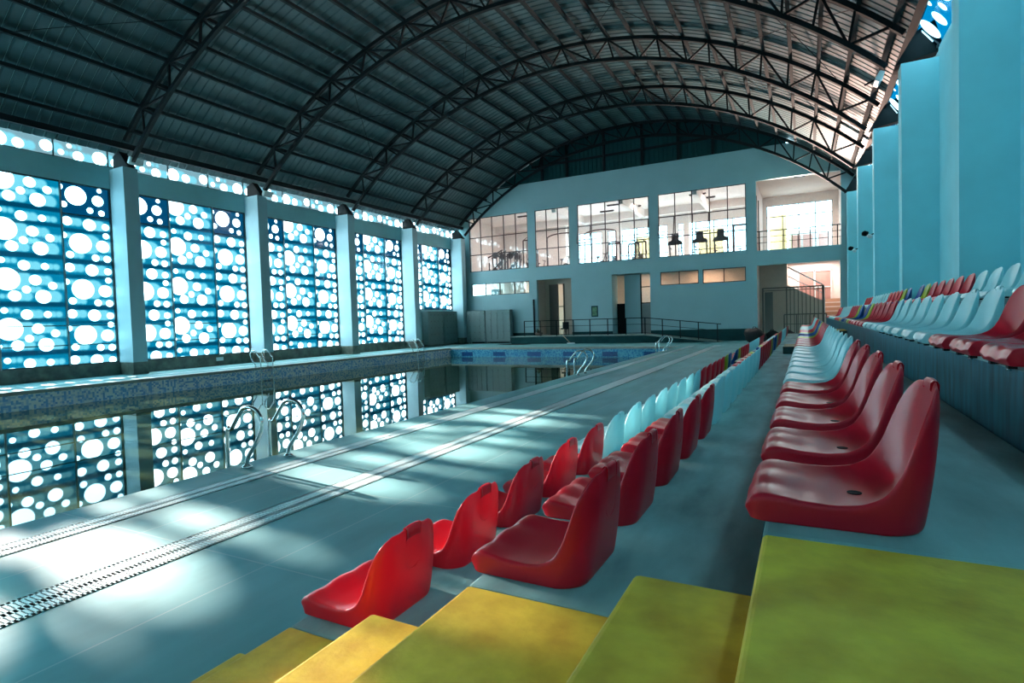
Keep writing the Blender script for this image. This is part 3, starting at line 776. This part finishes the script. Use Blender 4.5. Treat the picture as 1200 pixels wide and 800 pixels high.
# ---- stair hall (opening on the right of the end wall)
struct(MB().box(-2.9, YE+.25, 0, -2.62, 44.3, 4.9).build('wall_stair_left', M_pink))
struct(MB().box(2.0, YE+.25, 0, 2.25, 44.3, 4.9).build('wall_stair_right', M_pink))
struct(MB().box(-2.7, 42.0, 0, 2.1, 42.2, 4.9).build('wall_stair_back', M_pink))
st = empty('staircase', (-2.4, 39.6, 0)); tag(st, 'solid beige staircase sloping down behind the barred gate', 'staircase')
under(MB().prism([(-2.6, 0.0), (1.0, 0.0), (1.0, 2.2), (.9, 2.3), (-1.0, 3.35), (-1.0, 4.88), (-2.6, 4.88)], 1, 39.4, 40.4).build('flank', M_beige), st)
for j in range(9):
    under(MB().box(.95, 39.0+j*.3, .2+j*.28-.2, 1.98, 39.3+j*.3, .2+j*.28).build('step', M_wood), st)
under(MB().tube([(-.95, 39.3, 4.45), (.9, 39.3, 3.3), (1.0, 39.3, 3.2), (1.05, 39.3, .2)], .045).build('handrail', M_white, smooth=True), st)
under(MB().tube([(-.95, 39.3, 3.9), (.95, 39.3, 2.75)], .025).build('handrail', M_white, smooth=True), st)
nwin += 1
win = empty('window_%d' % nwin, (-.4, 41.95, 2.4)); struct(win)
under(MB().box(-.45, 41.9, 2.35, -.35, 42, 4.35).box(1.45, 41.9, 2.35, 1.53, 42, 4.35).box(-.45, 41.9, 4.27, 1.53, 42, 4.35).box(.5, 41.9, 2.35, .6, 42, 4.35).box(.6, 41.9, 3.2, 1.5, 42, 3.27).build('window_frame', M_white), win)
under(MB().box(-.35, 41.96, 2.35, 1.45, 41.98, 4.27).build('window_pane', M_brownw), win)
g_ = empty('barred_gate', (-2.3, YE+.4, 0)); tag(g_, 'dark gate of vertical bars folded across the stair hall opening', 'gate')
yg = YE+.4
under(MB().bar((-2.3, yg, 3.13), (.95, yg, 3.13), .08).bar((-2.3, yg, 2.98), (.95, yg, 2.98), .05).bar((-2.3, yg, .05), (-2.3, yg, 3.15), .10).bar((.92, yg, .05), (.92, yg, 3.15), .12).bar((-1.0, yg, .05), (-1.0, yg, 3.1), .07).build('frame', M_brown), g_)
x = -.8
while x < .85:
    under(MB().bar((x, yg, .1), (x, yg, 3.1), .045).build('bar', M_brown), g_); x += .21
under(MB().box(-2.2, yg+.03, .1, -1.75, yg+.06, 2.9).build('mesh_panel', M_brown), g_)

# ---- ramp and landing along the end wall
rp = empty('access_ramp', (-18.5, 35.3, 0)); tag(rp, 'long raised landing with a ramp falling beside the end wall', 'ramp')
rp_o = MB().prism([(-18.5, 0), (-4.7, 0), (-9.0, .48), (-18.5, .48)], 1, 35.3, YE-.035).build('ramp_body', M_dado)
under(rp_o, rp)
under(MB().prism([(-18.55, .48), (-9.0, .48), (-4.7, .0), (-4.5, .0), (-9.0, .53), (-18.55, .53)], 1, 35.25, YE-.035).build('ramp_surface', M_cope), rp)
def rz(x): return .53 if x < -9 else .53-.53*(x+9)/(4.4)
px = [-17.46, -16.24, -15.03, -13.8, -12.64, -11.42, -10.21, -8.98, -7.9, -6.82, -5.75, -4.66]
railing('ramp_railing', [(-17.46, 35.35, .53), (-8.98, 35.35, .53), (-4.45, 35.35, .02)], 1.05, [(x, 35.35, max(0, rz(x))) for x in px], 'long dark handrail along the landing and ramp by the end wall', mids=(.62, .1), post=.055)
# things on the landing
pot = empty('potted_plant', (-16.7, 36.2, .53)); tag(pot, 'low dark planter with dry foliage on the landing by the standpipe', 'plant')
under(MB().tube([(-16.75, 36.2, .53), (-16.75, 36.2, .75)], [.22, .28], seg=14).build('pot', M_brown, smooth=True), pot)
lf = MB()
for j in range(40):
    a = random.uniform(0, 6.28); l = random.uniform(.2, .5); c0 = Vector((-16.75, 36.2, .72)); d_ = Vector((math.cos(a)*l*.9, math.sin(a)*l*.5, random.uniform(.05, .35)))
    s_ = Vector((-math.sin(a), math.cos(a), 0))*.03; n0 = len(lf.v)
    lf.v += [tuple(c0-s_*.3), tuple(c0+d_*.6-s_), tuple(c0+d_), tuple(c0+d_*.6+s_)]; lf.f.append((n0, n0+1, n0+2, n0+3))
under(lf.build('foliage', M_leaf), pot)
ch = empty('office_chair', (-14.95, 36.6, .53)); tag(ch, 'small black chair in front of the brown doorway', 'chair')
under(bevel(MB().box(-15.2, 36.4, .95, -14.72, 36.85, 1.03).build('seat', M_black), .02), ch)
under(bevel(MB().box(-15.2, 36.82, 1.0, -14.72, 36.88, 1.45).build('backrest', M_black), .02), ch)
for sx in (-15.17, -14.75):
    for sy in (36.43, 36.85): under(MB().bar((sx, sy, .53), (sx, sy, .97), .04).build('leg', M_black), ch)
# mop leaning on the landing
mo = empty('push_broom', (-14.2, 35.0, 0)); tag(mo, 'pale broom leaning against the landing wall by the pool end', 'broom')
under(MB().tube([(-14.5, 35.2, .55), (-13.9, 34.95, .05)], .025).build('handle', M_wood, smooth=True), mo)
under(bevel(MB().box(-14.1, 34.85, .0, -13.6, 35.05, .08).build('brush_head', M_white), .02), mo)
tag(MB().lump((-17.8, 34.2, .03), (1.3, .35, .03), wob=.1).build('rubber_mat', M_black, smooth=True), 'dark crumpled cover lying on the deck at the pool end', 'mat')
# black bags by the stair hall
for i, (x, y, s) in enumerate(((-2.5, 33.6, .62), (-1.65, 34.2, .5), (-.9, 34.0, .5))):
    b_ = MB().lump((x, y, s*.62), (s*.85, s*.6, s*.64), wob=.2, seed=i+3).build('black_bag', M_black, smooth=True)
    tag(b_, ['upright black bag against the wall end beside the stair hall', 'middle black bag of the heap before the stair hall', 'black bag of the heap closest to the barred gate'][i], 'bag', 'black bags before the stair hall')
    under(MB().tube([(x-.12, y, s*1.18), (x-.06, y, s*1.45), (x+.06, y, s*1.45), (x+.12, y, s*1.18)], .02).build('handle', M_black, smooth=True), b_)

# ------------------------------------------------------------------ lockers
M_lockline = mat('locker_gap', (.04, .05, .05), .6)
def locker(x0, y0, x1, y1, face, label):
    r = empty('locker_cabinet', (x0, y0, 0)); tag(r, label, 'locker', 'grey steel locker cabinets')
    under(MB().box(x0, y0, .12, x1, y1, 2.48).build('body', M_locker), r)
    for (a, b_) in ((x0+.02, y0+.02), (x1-.07, y0+.02), (x0+.02, y1-.07), (x1-.07, y1-.07)): under(MB().box(a, b_, 0, a+.05, b_+.05, .12).build('leg', M_locker), r)
    for c_ in range(4):
        for q in range(5):
            z0 = .16+q*.46; z1 = z0+.44
            if face == 'y':
                w = (x1-x0)/4; a = x0+c_*w+.015
                dd = MB().box(a, y0-.018, z0, a+w-.03, y0-.001, z1).build('door', M_locker); under(dd, r)
                h = MB().box(a+w-.11, y0-.03, z0+.2, a+w-.08, y0-.018, z0+.27).build('handle', M_lockline); h.parent = dd; h.matrix_parent_inverse = Matrix.Translation(-Vector(r.location))@Matrix.Translation(Vector(r.location))
            else:
                w = (y1-y0)/4; a = y0+c_*w+.015
                dd = MB().box(x1+.001, a, z0, x1+.018, a+w-.03, z1).build('door', M_locker); under(dd, r)
                h = MB().box(x1+.018, a+w-.11, z0+.2, x1+.03, a+w-.08, z0+.27).build('handle', M_lockline); h.parent = dd
locker(-23.9, 32.2, -23.42, 34.0, 'x', 'grey locker bank under the short window, the one closer to the pillar')
locker(-23.9, 34.25, -23.42, 35.95, 'x', 'grey locker bank under the short window, the one closer to the corner')
locker(-22.95, 36.5, -21.32, 36.98, 'y', 'grey locker cabinet in the corner against the end wall')
locker(-21.27, 36.5, -19.2, 36.98, 'y', 'wider grey locker cabinet against the end wall, beside the landing')

# wall outlet on the granite
tag(MB().box(XW+.10, 16.5, .22, XW+.115, 16.85, .38).build('wall_outlet', M_white), 'small white outlet plate on the granite strip under the second window', 'outlet')
# floodlights
def flood(x, y, z, label):
    r = empty('floodlight', (x, y, z)); tag(r, label, 'floodlight', 'small floodlights on the pillars')
    o = MB().box(-.07, -.26, -.14, .07, .26, .14).build('housing', M_white); o.parent = r; bevel(o, .02)
    o2 = MB().box(.07, -.22, -.11, .075, .22, .11).build('lens', M_glass); o2.parent = r
    o3 = MB().bar((-.05, 0, -.02), (-.25, 0, -.25), .04).build('bracket', M_steel); o3.parent = r
    r.rotation_euler = (0, .5, 0)
flood(-22.85, 12.85, 8.22, 'white floodlight on top of the pillar beside the nearest window')
flood(-22.85, 18.85, 8.08, 'white floodlight on top of the second window pillar')
flood(1.85, 18.67, 7.95, 'pale floodlight under the truss foot above the seats')
def seccam(x, y, z, label):
    r = empty('security_camera', (x, y, z)); tag(r, label, 'camera', 'small cameras on the seating wall pillars')
    o = MB().tube([(0, .12, 0), (0, -.25, -.06)], [.07, .08], seg=12).build('housing', M_white, smooth=True); o.parent = r
    o = MB().bar((0, .05, .02), (.2, .12, .08), .04).build('bracket', M_steel); o.parent = r
    o = MB().lump((-.14, -.05, .08), (.11, .13, .09)).build('mount', M_steel, smooth=True); o.parent = r
seccam(xfront(24.3)-.15, 24.45, 4.35, 'small camera on the third pillar of the seating wall')
seccam(xfront(30.3)-.15, 30.45, 4.41, 'small camera on the fourth pillar of the seating wall')

# ------------------------------------------------------------------ pool ladders
LPROF = [(-.17, -1.25), (-.17, .30), (-.08, .44), (.10, .66), (.17, .705), (.26, .715), (.36, .69), (.43, .62), (.455, .55), (.43, .44), (.34, .30), (.20, .14), (.165, .06), (.165, .0)]
def smoothpts(P, n=4):
    out = []
    for i in range(len(P)-1):
        p0 = P[max(0, i-1)]; p1 = P[i]; p2 = P[i+1]; p3 = P[min(len(P)-1, i+2)]
        for j in range(n):
            t = j/n
            out.append(tuple(.5*((2*p1[k])+(-p0[k]+p2[k])*t+(2*p0[k]-5*p1[k]+4*p2[k]-p3[k])*t*t+(-p0[k]+3*p1[k]-3*p2[k]+p3[k])*t**3) for k in range(2)))
    out.append(P[-1]); return out
def ladder(x, y, s, label):
    """x = pool edge, s = +1 deck lies towards +x"""
    r = empty('pool_ladder', (x, y, 0)); tag(r, label, 'pool ladder', 'steel pool ladders')
    prof = smoothpts(LPROF)
    for dy in (0, .60):
        o = MB().tube([(s*a, dy, z) for a, z in prof], .024, seg=10).build('handrail', M_chrome, smooth=True); o.parent = r
        f_ = MB().tube([(s*.165, dy, .0), (s*.165, dy, .02), (s*.165, dy, .035)], [.06, .055, .03], seg=14).build('flange', M_chrome, smooth=True); f_.parent = o
    for z in (-.22, -.48, -.78, -1.05):
        o = MB().box(s*-.24, .0, z-.015, s*-.14, .60, z+.015).build('step', M_chrome); o.parent = r
ladder(-6.0, 4.35, 1, 'chrome pool ladder closest to the viewer on the seating side')
ladder(-6.0, 15.2, 1, 'chrome pool ladder midway along the seating side of the pool')
ladder(-6.0, 26.2, 1, 'chrome pool ladder at the far corner on the seating side')
ladder(PXL, 15.95, -1, 'steel pool ladder under the second dotted window')
ladder(PXL, 26.7, -1, 'steel pool ladder under the fourth dotted window')

# ------------------------------------------------------------------ terraces
TIER = [(-1.97, -1.06, .349), (-1.06, -.11, .703), (-.11, .79, 1.028), (.79, 1.70, 1.37), (1.70, 3.3, 1.71)]
TN = ['lowest', 'second lowest', 'middle', 'second highest', 'highest']
YA0, YA1 = -2.6, 1.64
TEND = 27.6
for i, (x0, x1, z) in enumerate(TIER):
    r = empty('seating_terrace', (x0, YA1, 0)); tag(r, '%s concrete terrace of the stand, carrying a row of seats' % TN[i], 'terrace', 'concrete terraces of the stand')
    zf = 0
    x1e = x1-.008
    if i == 4: x1e = 2.95
    o = bevel(MB().box(x0, YA1, 0, x1e-.001, TEND, z).build('slab', M_conc), .012); under(o, r)
    o = MB().box(x0-.004, YA1, 0, x0, TEND, z-.02).build('riser_face', M_face); under(o, r)
    if i < 3:
        o = bevel(MB().box(x0, YA0, 0, x1e-.001, YA1-.001, z+.001).build('painted_landing', M_yel), .014, 3)
        under(o, r)
    else:
        under(MB().box(x0, YA0, 0, x1e-.001, YA1-.001, z).build('slab', M_conc), r)
        under(MB().box(x0-.004, YA0, 0, x0, YA1, z-.02).build('riser_face', M_face), r)
STEPX = [(-2.28, -1.97, .175, 0), (-1.49, -1.06, .523, .349), (-.46, -.11, .865, .703), (.44, .79, 1.20, 1.028), (1.36, 1.70, 1.54, 1.37)]
SN = ['between the pool deck and the front terrace', 'between the front and second terraces', 'between the second and third terraces', 'between the third and fourth terraces', 'between the fourth and top terraces']
for i, (x0, x1, z, zb) in enumerate(STEPX[:3]):
    o = MB().box(x0, YA0, zb, x1-.006, YA1-.02, z).build('aisle_step', M_yel); bevel(o, .02, 3)
    tag(o, 'yellow painted half step in the foreground aisle, ' + SN[i], 'step', 'yellow half steps of the near aisle')
M_stepside = mat('step_side_paint', (.02, .06, .055), .6, noise=.3)
M_steptop = mat('worn_step_top', (.34, .30, .14), .6, noise=.3)
for ai, (a, b_) in enumerate(((13.95, 15.1),)):
    for i, (x0, x1, z, zb) in enumerate(STEPX):
        o = bevel(MB().box(x0, a, zb, x1-.006, b_, z).build('aisle_step', M_stepside), .01)
        tag(o, 'dark half step in the far aisle, ' + SN[i], 'step', 'half steps of the far aisle')
        o2 = MB().box(x0+.01, a+.01, z, x1-.01, b_-.01, z+.004).build('tread_paint', M_yel if i > 2 else M_steptop); o2.parent = o
# railing at the end of the stand
railing('stand_end_railing', [(-.85, 28.0, .0), (.80, 28.0, .0)], 1.54, [(x, 28.0, 0) for x in (-.85, -.35, .8)], 'dark railing closing the far end of the stand', m=M_brown, mids=(.72, .45))
er = [o for o in bpy.data.objects if o.name == 'stand_end_railing'][0]
for j in range(6): under(MB().bar((-.2+j*.17, 28, .1), (-.2+j*.17, 28, 1.5), .025).build('baluster', M_brown), er)

# ------------------------------------------------------------------ seats
def seat_mesh():
    # centre line and side line of the inner surface: (depth, height); halfwidth
    S = [0, .05, .12, .25, .40, .55, .66, .74, .82, .90, .96, 1.0]
    cen = [(-.052,.040), (-.040,.078), (.00,.084), (.10,.058), (.20,.044), (.29,.044), (.350,.072), (.378,.135), (.392,.215), (.405,.30), (.417,.358), (.424,.388)]
    sid = [(-.045,.045), (-.035,.072), (.00,.080), (.09,.070), (.17,.068), (.235,.078), (.285,.104), (.322,.162), (.350,.245), (.378,.322), (.400,.362), (.414,.384)]
    hw  = [.205, .212, .218, .222, .226, .228, .228, .227, .222, .204, .168, .118]
    T = [-1, -.93, -.8, -.62, -.42, -.2, 0, .2, .42, .62, .8, .93, 1]
    def interp(L, s):
        for i in range(len(S)-1):
            if s <= S[i+1]+1e-9:
                t = (s-S[i])/(S[i+1]-S[i])
                a, b_ = L[i], L[i+1]
                return tuple(p+(q-p)*t for p, q in zip(a, b_)) if isinstance(a, tuple) else a+(b_-a)*t
        return L[-1]
    V = []; F = []
    ns = 24; rows = []
    for i in range(ns+1):
        s = i/ns; c_ = interp(cen, s); d_ = interp(sid, s); h = interp(hw, s); row = []
        for t in T:
            k = abs(t)**2.6
            x = c_[0]*(1-k)+d_[0]*k; z = c_[1]*(1-k)+d_[1]*k; y = t*h
            # two flutes at the front lip, fading backwards
            fl = math.exp(-((abs(t)-.42)/.17)**2)*max(0, 1-s/.30)*.014
            z -= fl
            if s > .9: z += (.010 if abs(t) < .5 else 0)*(s-.9)/.1
            row.append(len(V)); V.append((x, y, z))
        rows.append(row)
    for i in range(ns):
        for j in range(len(T)-1): F.append((rows[i][j], rows[i][j+1], rows[i+1][j+1], rows[i+1][j]))
    # perimeter loop: front edge (j 0..n) , right side up, crest back, left side down
    n = len(T)-1
    per = [rows[0][j] for j in range(n, -1, -1)]            # front, y + -> -
    per += [rows[i][0] for i in range(1, ns+1)]             # side y-
    per += [rows[ns][j] for j in range(1, n+1)]             # crest
    per += [rows[i][n] for i in range(ns-1, 0, -1)]         # side y+
    base = []
    for idx in per:
        x, y, z = V[idx]
        s = None
        base.append(None)
    def basept(p):
        x, y, z = p
        sy = 1 if y > 0 else -1
        ay = abs(y)
        if x < -.02: return (-.040, y*.98, 0)
        if z < .11 and x < .29:  # along the seat side
            return (x, sy*.225, 0)
        # back part: map height to rounded corner
        t = min(1, max(0, (z-.10)/.27))
        if ay < .13 and z > .36:     # crest
            return (.385, y*1.0, 0)
        # corner arc from (.26,.225) to (.385,.13)
        a = t*PI/2
        return (.27+.115*math.sin(a), sy*(.13+.098*math.cos(a)), 0)
    K = len(per); rings = [per]
    lip = []
    for idx in per:
        x, y, z = V[idx]; bx, by, bz = basept((x, y, z))
        dx, dy = bx-x, by-y
        lipx = x+.010*(1 if x > .2 else (-1 if x < -.03 else 0)); lipy = y+(.006*(1 if y > 0 else -1) if abs(y) > .09 else 0)
        lip.append((lipx, lipy, z-.012))
    for fr_ in (0, .30, .62, .90, .975, 1.0):
        ring = []
        for j, idx in enumerate(per):
            a = lip[j]; b_ = basept(V[idx]); 
            bul = math.sin(fr_*PI)*.012
            x = a[0]+(b_[0]-a[0])*fr_; y = a[1]+(b_[1]-a[1])*fr_; z = a[2]*(1-fr_)
            if a[0] > .2 and fr_ > 0: x += bul
            if fr_ == 1.0: x -= .006 if a[0] > .2 else -.006; y *= .985
            ring.append(len(V)); V.append((x, y, z))
        rings.append(ring)
    for a, b_ in zip(rings, rings[1:]):
        for j in range(K):
            j2 = (j+1) % K
            F.append((a[j], a[j2], b_[j2], b_[j]))
    me = bpy.data.meshes.new('bucket_seat'); me.from_pydata(V, [], F); me.update()
    bm = bmesh.new(); bm.from_mesh(me)
    bmesh.ops.recalc_face_normals(bm, faces=bm.faces); bm.to_mesh(me); bm.free()
    for p in me.polygons: p.use_smooth = True
    return me
base_me = seat_mesh()
tmp = bpy.data.objects.new('tmp', base_me); COL.objects.link(tmp)
ss = tmp.modifiers.new('s', 'SUBSURF'); ss.levels = 2; ss.render_levels = 2
dg = bpy.context.evaluated_depsgraph_get()
hi = bpy.data.meshes.new_from_object(tmp.evaluated_get(dg)); hi.name = 'bucket_seat_fine'
tmp.modifiers.remove(ss)
ss = tmp.modifiers.new('s', 'SUBSURF'); ss.levels = 1; ss.render_levels = 1
dg = bpy.context.evaluated_depsgraph_get(); dg.update()
lo = bpy.data.meshes.new_from_object(tmp.evaluated_get(dg)); lo.name = 'bucket_seat_plain'
bpy.data.objects.remove(tmp)
SEATS = {}
for cname, m in SEATM.items():
    for q, me in (('hi', hi), ('lo', lo)):
        c_ = me.copy(); c_.materials.clear(); c_.materials.append(m)
        for p in c_.polygons: p.use_smooth = True
        SEATS[cname, q] = c_
def part_mesh(mb, m, smooth=False):
    me = bpy.data.meshes.new('part'); me.from_pydata(mb.v, [], mb.f); me.update(); me.materials.append(m)
    if smooth:
        for p in me.polygons: p.use_smooth = True
    return me
br_me = part_mesh(MB().box(-.032, -.15, -.016, -.002, -.11, .0).box(-.032, .11, -.016, -.002, .15, .0).box(-.03, -.15, -.004, -.002, .15, .0), M_black)
bolt_me = part_mesh(MB().tube([(-.026, -.13, -.024), (-.026, -.13, -.012)], .010, seg=10), M_chrome, True)
hole_me = part_mesh(MB().tube([(.235, 0, .040), (.235, 0, .0465)], [.018, .020], seg=14), M_black)
def grip_mesh(m):
    g = MB(); n = 9
    # raised tab over the crest, following its curve, with a slit on either side
    prof = [(.412, .372), (.414, .390), (.421, .397), (.430, .395), (.4352, .386), (.4335, .345), (.4290, .340)]
    for k in range(n):
        y = -.052+.104*k/(n-1); c0 = .004*(y/.052)**2
        for (x, z) in prof: g.v.append((x, y, z-c0))
    L = len(prof)
    for k in range(n-1):
        for q in range(L-1): g.f.append((k*L+q, k*L+q+1, (k+1)*L+q+1, (k+1)*L+q))
    g.f.append(tuple(range(L))); g.f.append(tuple((n-1)*L+q for q in range(L))[::-1])
    return part_mesh(g, m, True)
GRIPS = {c_: grip_mesh(m) for c_, m in SEATM.items()}
def panel_mesh(m):
    out = [(.054, .345)]+[(.054*math.cos(PI*k/12), .25-.05*math.sin(PI*k/12)) for k in range(13)]+[(-.054, .345)]
    return part_mesh(MB().tube([(.4338-.049*(.385-z)/.385+.0105*math.sin(PI*(.385-z)/.385)-.9*y*y, y, z) for y, z in out], .0022, seg=6), m, True)
PANELS = {c_: panel_mesh(m) for c_, m in SEATM.items()}
ROWN = ['front poolside row', 'second row', 'third row', 'fourth row', 'top row']
PITCH = .632
patt1 = ['red']*5+['white']*8+['red']*5+['yellow', 'blue']
patt2 = ['blue', 'yellow']+['red']*4+['white']*7+['red']*4
def place_seat(ri, y, color, near, label, group):
    x0, x1, z = TIER[ri]
    q = 'hi' if near < 6 else 'lo'
    o = bpy.data.objects.new('bucket_seat', SEATS[color, q]); COL.objects.link(o)
    o.location = (x0, y, z+.001)
    tag(o, label, 'seat', group)
    if near < 10:
        for nm, me in (('mounting_bracket', br_me), ('drain_hole', hole_me)):
            c_ = bpy.data.objects.new(nm, me); COL.objects.link(c_); c_.parent = o
            if nm == 'mounting_bracket': c_.location = (0, 0, 0)
    if near < 7:
        for nm, D in (('grip_tab', GRIPS), ('rear_panel_rim', PANELS)):
            c_ = bpy.data.objects.new(nm, D[color]); COL.objects.link(c_); c_.parent = o
    if near < 4:
        c_ = bpy.data.objects.new('bolt', bolt_me); COL.objects.link(c_); c_.parent = o
    o.rotation_euler = (0, 0, random.uniform(-.012, .012))
    return o
for ri in range(5):
    skip = {0: 0, 1: 0, 2: 0, 3: 1, 4: 7}[ri]
    for sec, (patt, ystart) in enumerate(((patt1, 1.73), (patt2, 15.25))):
        cnt = {}
        run = 0; prev = None; runs = {}
        for i, cl in enumerate(patt):
            if cl != prev: runs[cl] = runs.get(cl, 0)+1; cnt[cl] = 0
            prev = cl; cnt[cl] += 1
            if sec == 0 and i < skip: continue
            y = ystart+.228+i*PITCH
            cname = {'red': 'red', 'white': 'white', 'yellow': 'lime yellow', 'blue': 'blue'}[cl]
            if cl in ('yellow', 'blue'):
                lab = '%s bucket seat just %s the far aisle, %s' % (cname, 'before' if sec == 0 else 'past', ROWN[ri])
            else:
                blk = {(0, 'red', 1): 'of the reds by the yellow steps', (0, 'red', 2): 'of the reds beyond the whites', (0, 'white', 1): 'of the near white block',
                       (1, 'red', 1): 'of the reds past the far aisle', (1, 'white', 1): 'of the far white block', (1, 'red', 2): 'of the farthest reds'}[sec, cl, runs[cl]]
                lab = '%s bucket seat, %s %s, %s' % (cname, ORD[cnt[cl]-1], blk, ROWN[ri])
            place_seat(ri, y, cl, i if sec == 0 else 20+i, lab, '%s bucket seats, %s' % (cname, ROWN[ri]))

# ------------------------------------------------------------------ light
w = bpy.data.worlds.new('sky'); SC.world = w; w.use_nodes = True
bg = w.node_tree.nodes['Background']; bg.inputs['Color'].default_value = (.44, .84, 1.0, 1); bg.inputs['Strength'].default_value = 11.2
def light(name, kind, loc, energy, color, rot=None, direction=None, **k):
    l = bpy.data.lights.new(name, kind); l.energy = energy; l.color = color
    for a, v in k.items(): setattr(l, a, v)
    o = bpy.data.objects.new(name, l); COL.objects.link(o); o.location = loc
    if direction is not None: o.rotation_euler = Vector(direction).to_track_quat('-Z', 'Y').to_euler()
    return o
light('sun', 'SUN', (-60, 10, 25), 31.0, (1, .86, .78), direction=(1, -.16, -.345), angle=math.radians(.9))
WARM = (1, .84, .76)
light('gym_daylight', 'AREA', (-12.5, 49, 7.0), 3000, WARM, direction=(0, -1, .02), shape='RECTANGLE', size=19, size_y=7)
light('balcony_daylight', 'AREA', (.2, 48, 7.2), 800, (1, .80, .70), direction=(0, -1, .05), shape='RECTANGLE', size=6, size_y=6)
for x in (-19, -11.5, -5.5):
    light('gym_added_fill', 'AREA', (x, 40.3, 9.7), 220, WARM, direction=(0, 0, -1), shape='RECTANGLE', size=2.5, size_y=1.0)  # added warm fill; the batten lights on this ceiling are off
light('balcony_added_fill', 'AREA', (0, 40.5, 9.7), 60, WARM, direction=(0, 0, -1), shape='RECTANGLE', size=2.5, size_y=1.5)  # added fill that brightens the balcony, not a fitting of its ceiling
light('added_roof_wash', 'SPOT', (-.3, 38.6, 6.6), 28000, (1, .66, .54), direction=(-.9, -10, 6.5), spot_size=math.radians(80), spot_blend=.8, shadow_soft_size=.4)  # added spot standing in for sun reflected off the water onto the roof
light('stair_added_fill', 'AREA', (.3, 40.9, 4.8), 170, WARM, direction=(0, 0, -1), shape='RECTANGLE', size=2.5, size_y=1.5)  # added fill for the stair hall, with no fitting behind it
for x, e in ((-20, 45), (-16, 60), (-10, 60), (-6, 120)):
    light('room_lamp', 'AREA', (x, 40.2, 4.8), e, (1, .72, .5), direction=(0, 0, -1), shape='RECTANGLE', size=1.5, size_y=.8)
for k in range(-3, 5):   # sampling guides at the real window openings
    ya = Y0+BAY*(k-1)+PT; yb = Y0+BAY*k
    o = light('window_portal', 'AREA', (XW-.3, (ya+yb)/2, (WZ0+WZ1)/2), 1, (1, 1, 1), direction=(1, 0, 0), shape='RECTANGLE', size=WZ1-WZ0, size_y=yb-ya)
    o.rotation_euler = (0, -PI/2, 0)
    o.data.size = WZ1-WZ0; o.data.size_y = yb-ya
    o.data.cycles.is_portal = True
vs = SC.view_settings
vs.view_transform = 'Standard'; vs.look = 'None'; vs.gamma = 1; vs.use_curve_mapping = False; vs.exposure = 0.0
try:
    SC.cycles.use_denoising = True
    SC.cycles.max_bounces = 10; SC.cycles.diffuse_bounces = 5; SC.cycles.transparent_max_bounces = 16
    SC.cycles.sample_clamp_indirect = 6
    SC.cycles.caustics_reflective = False; SC.cycles.caustics_refractive = False
except Exception: pass
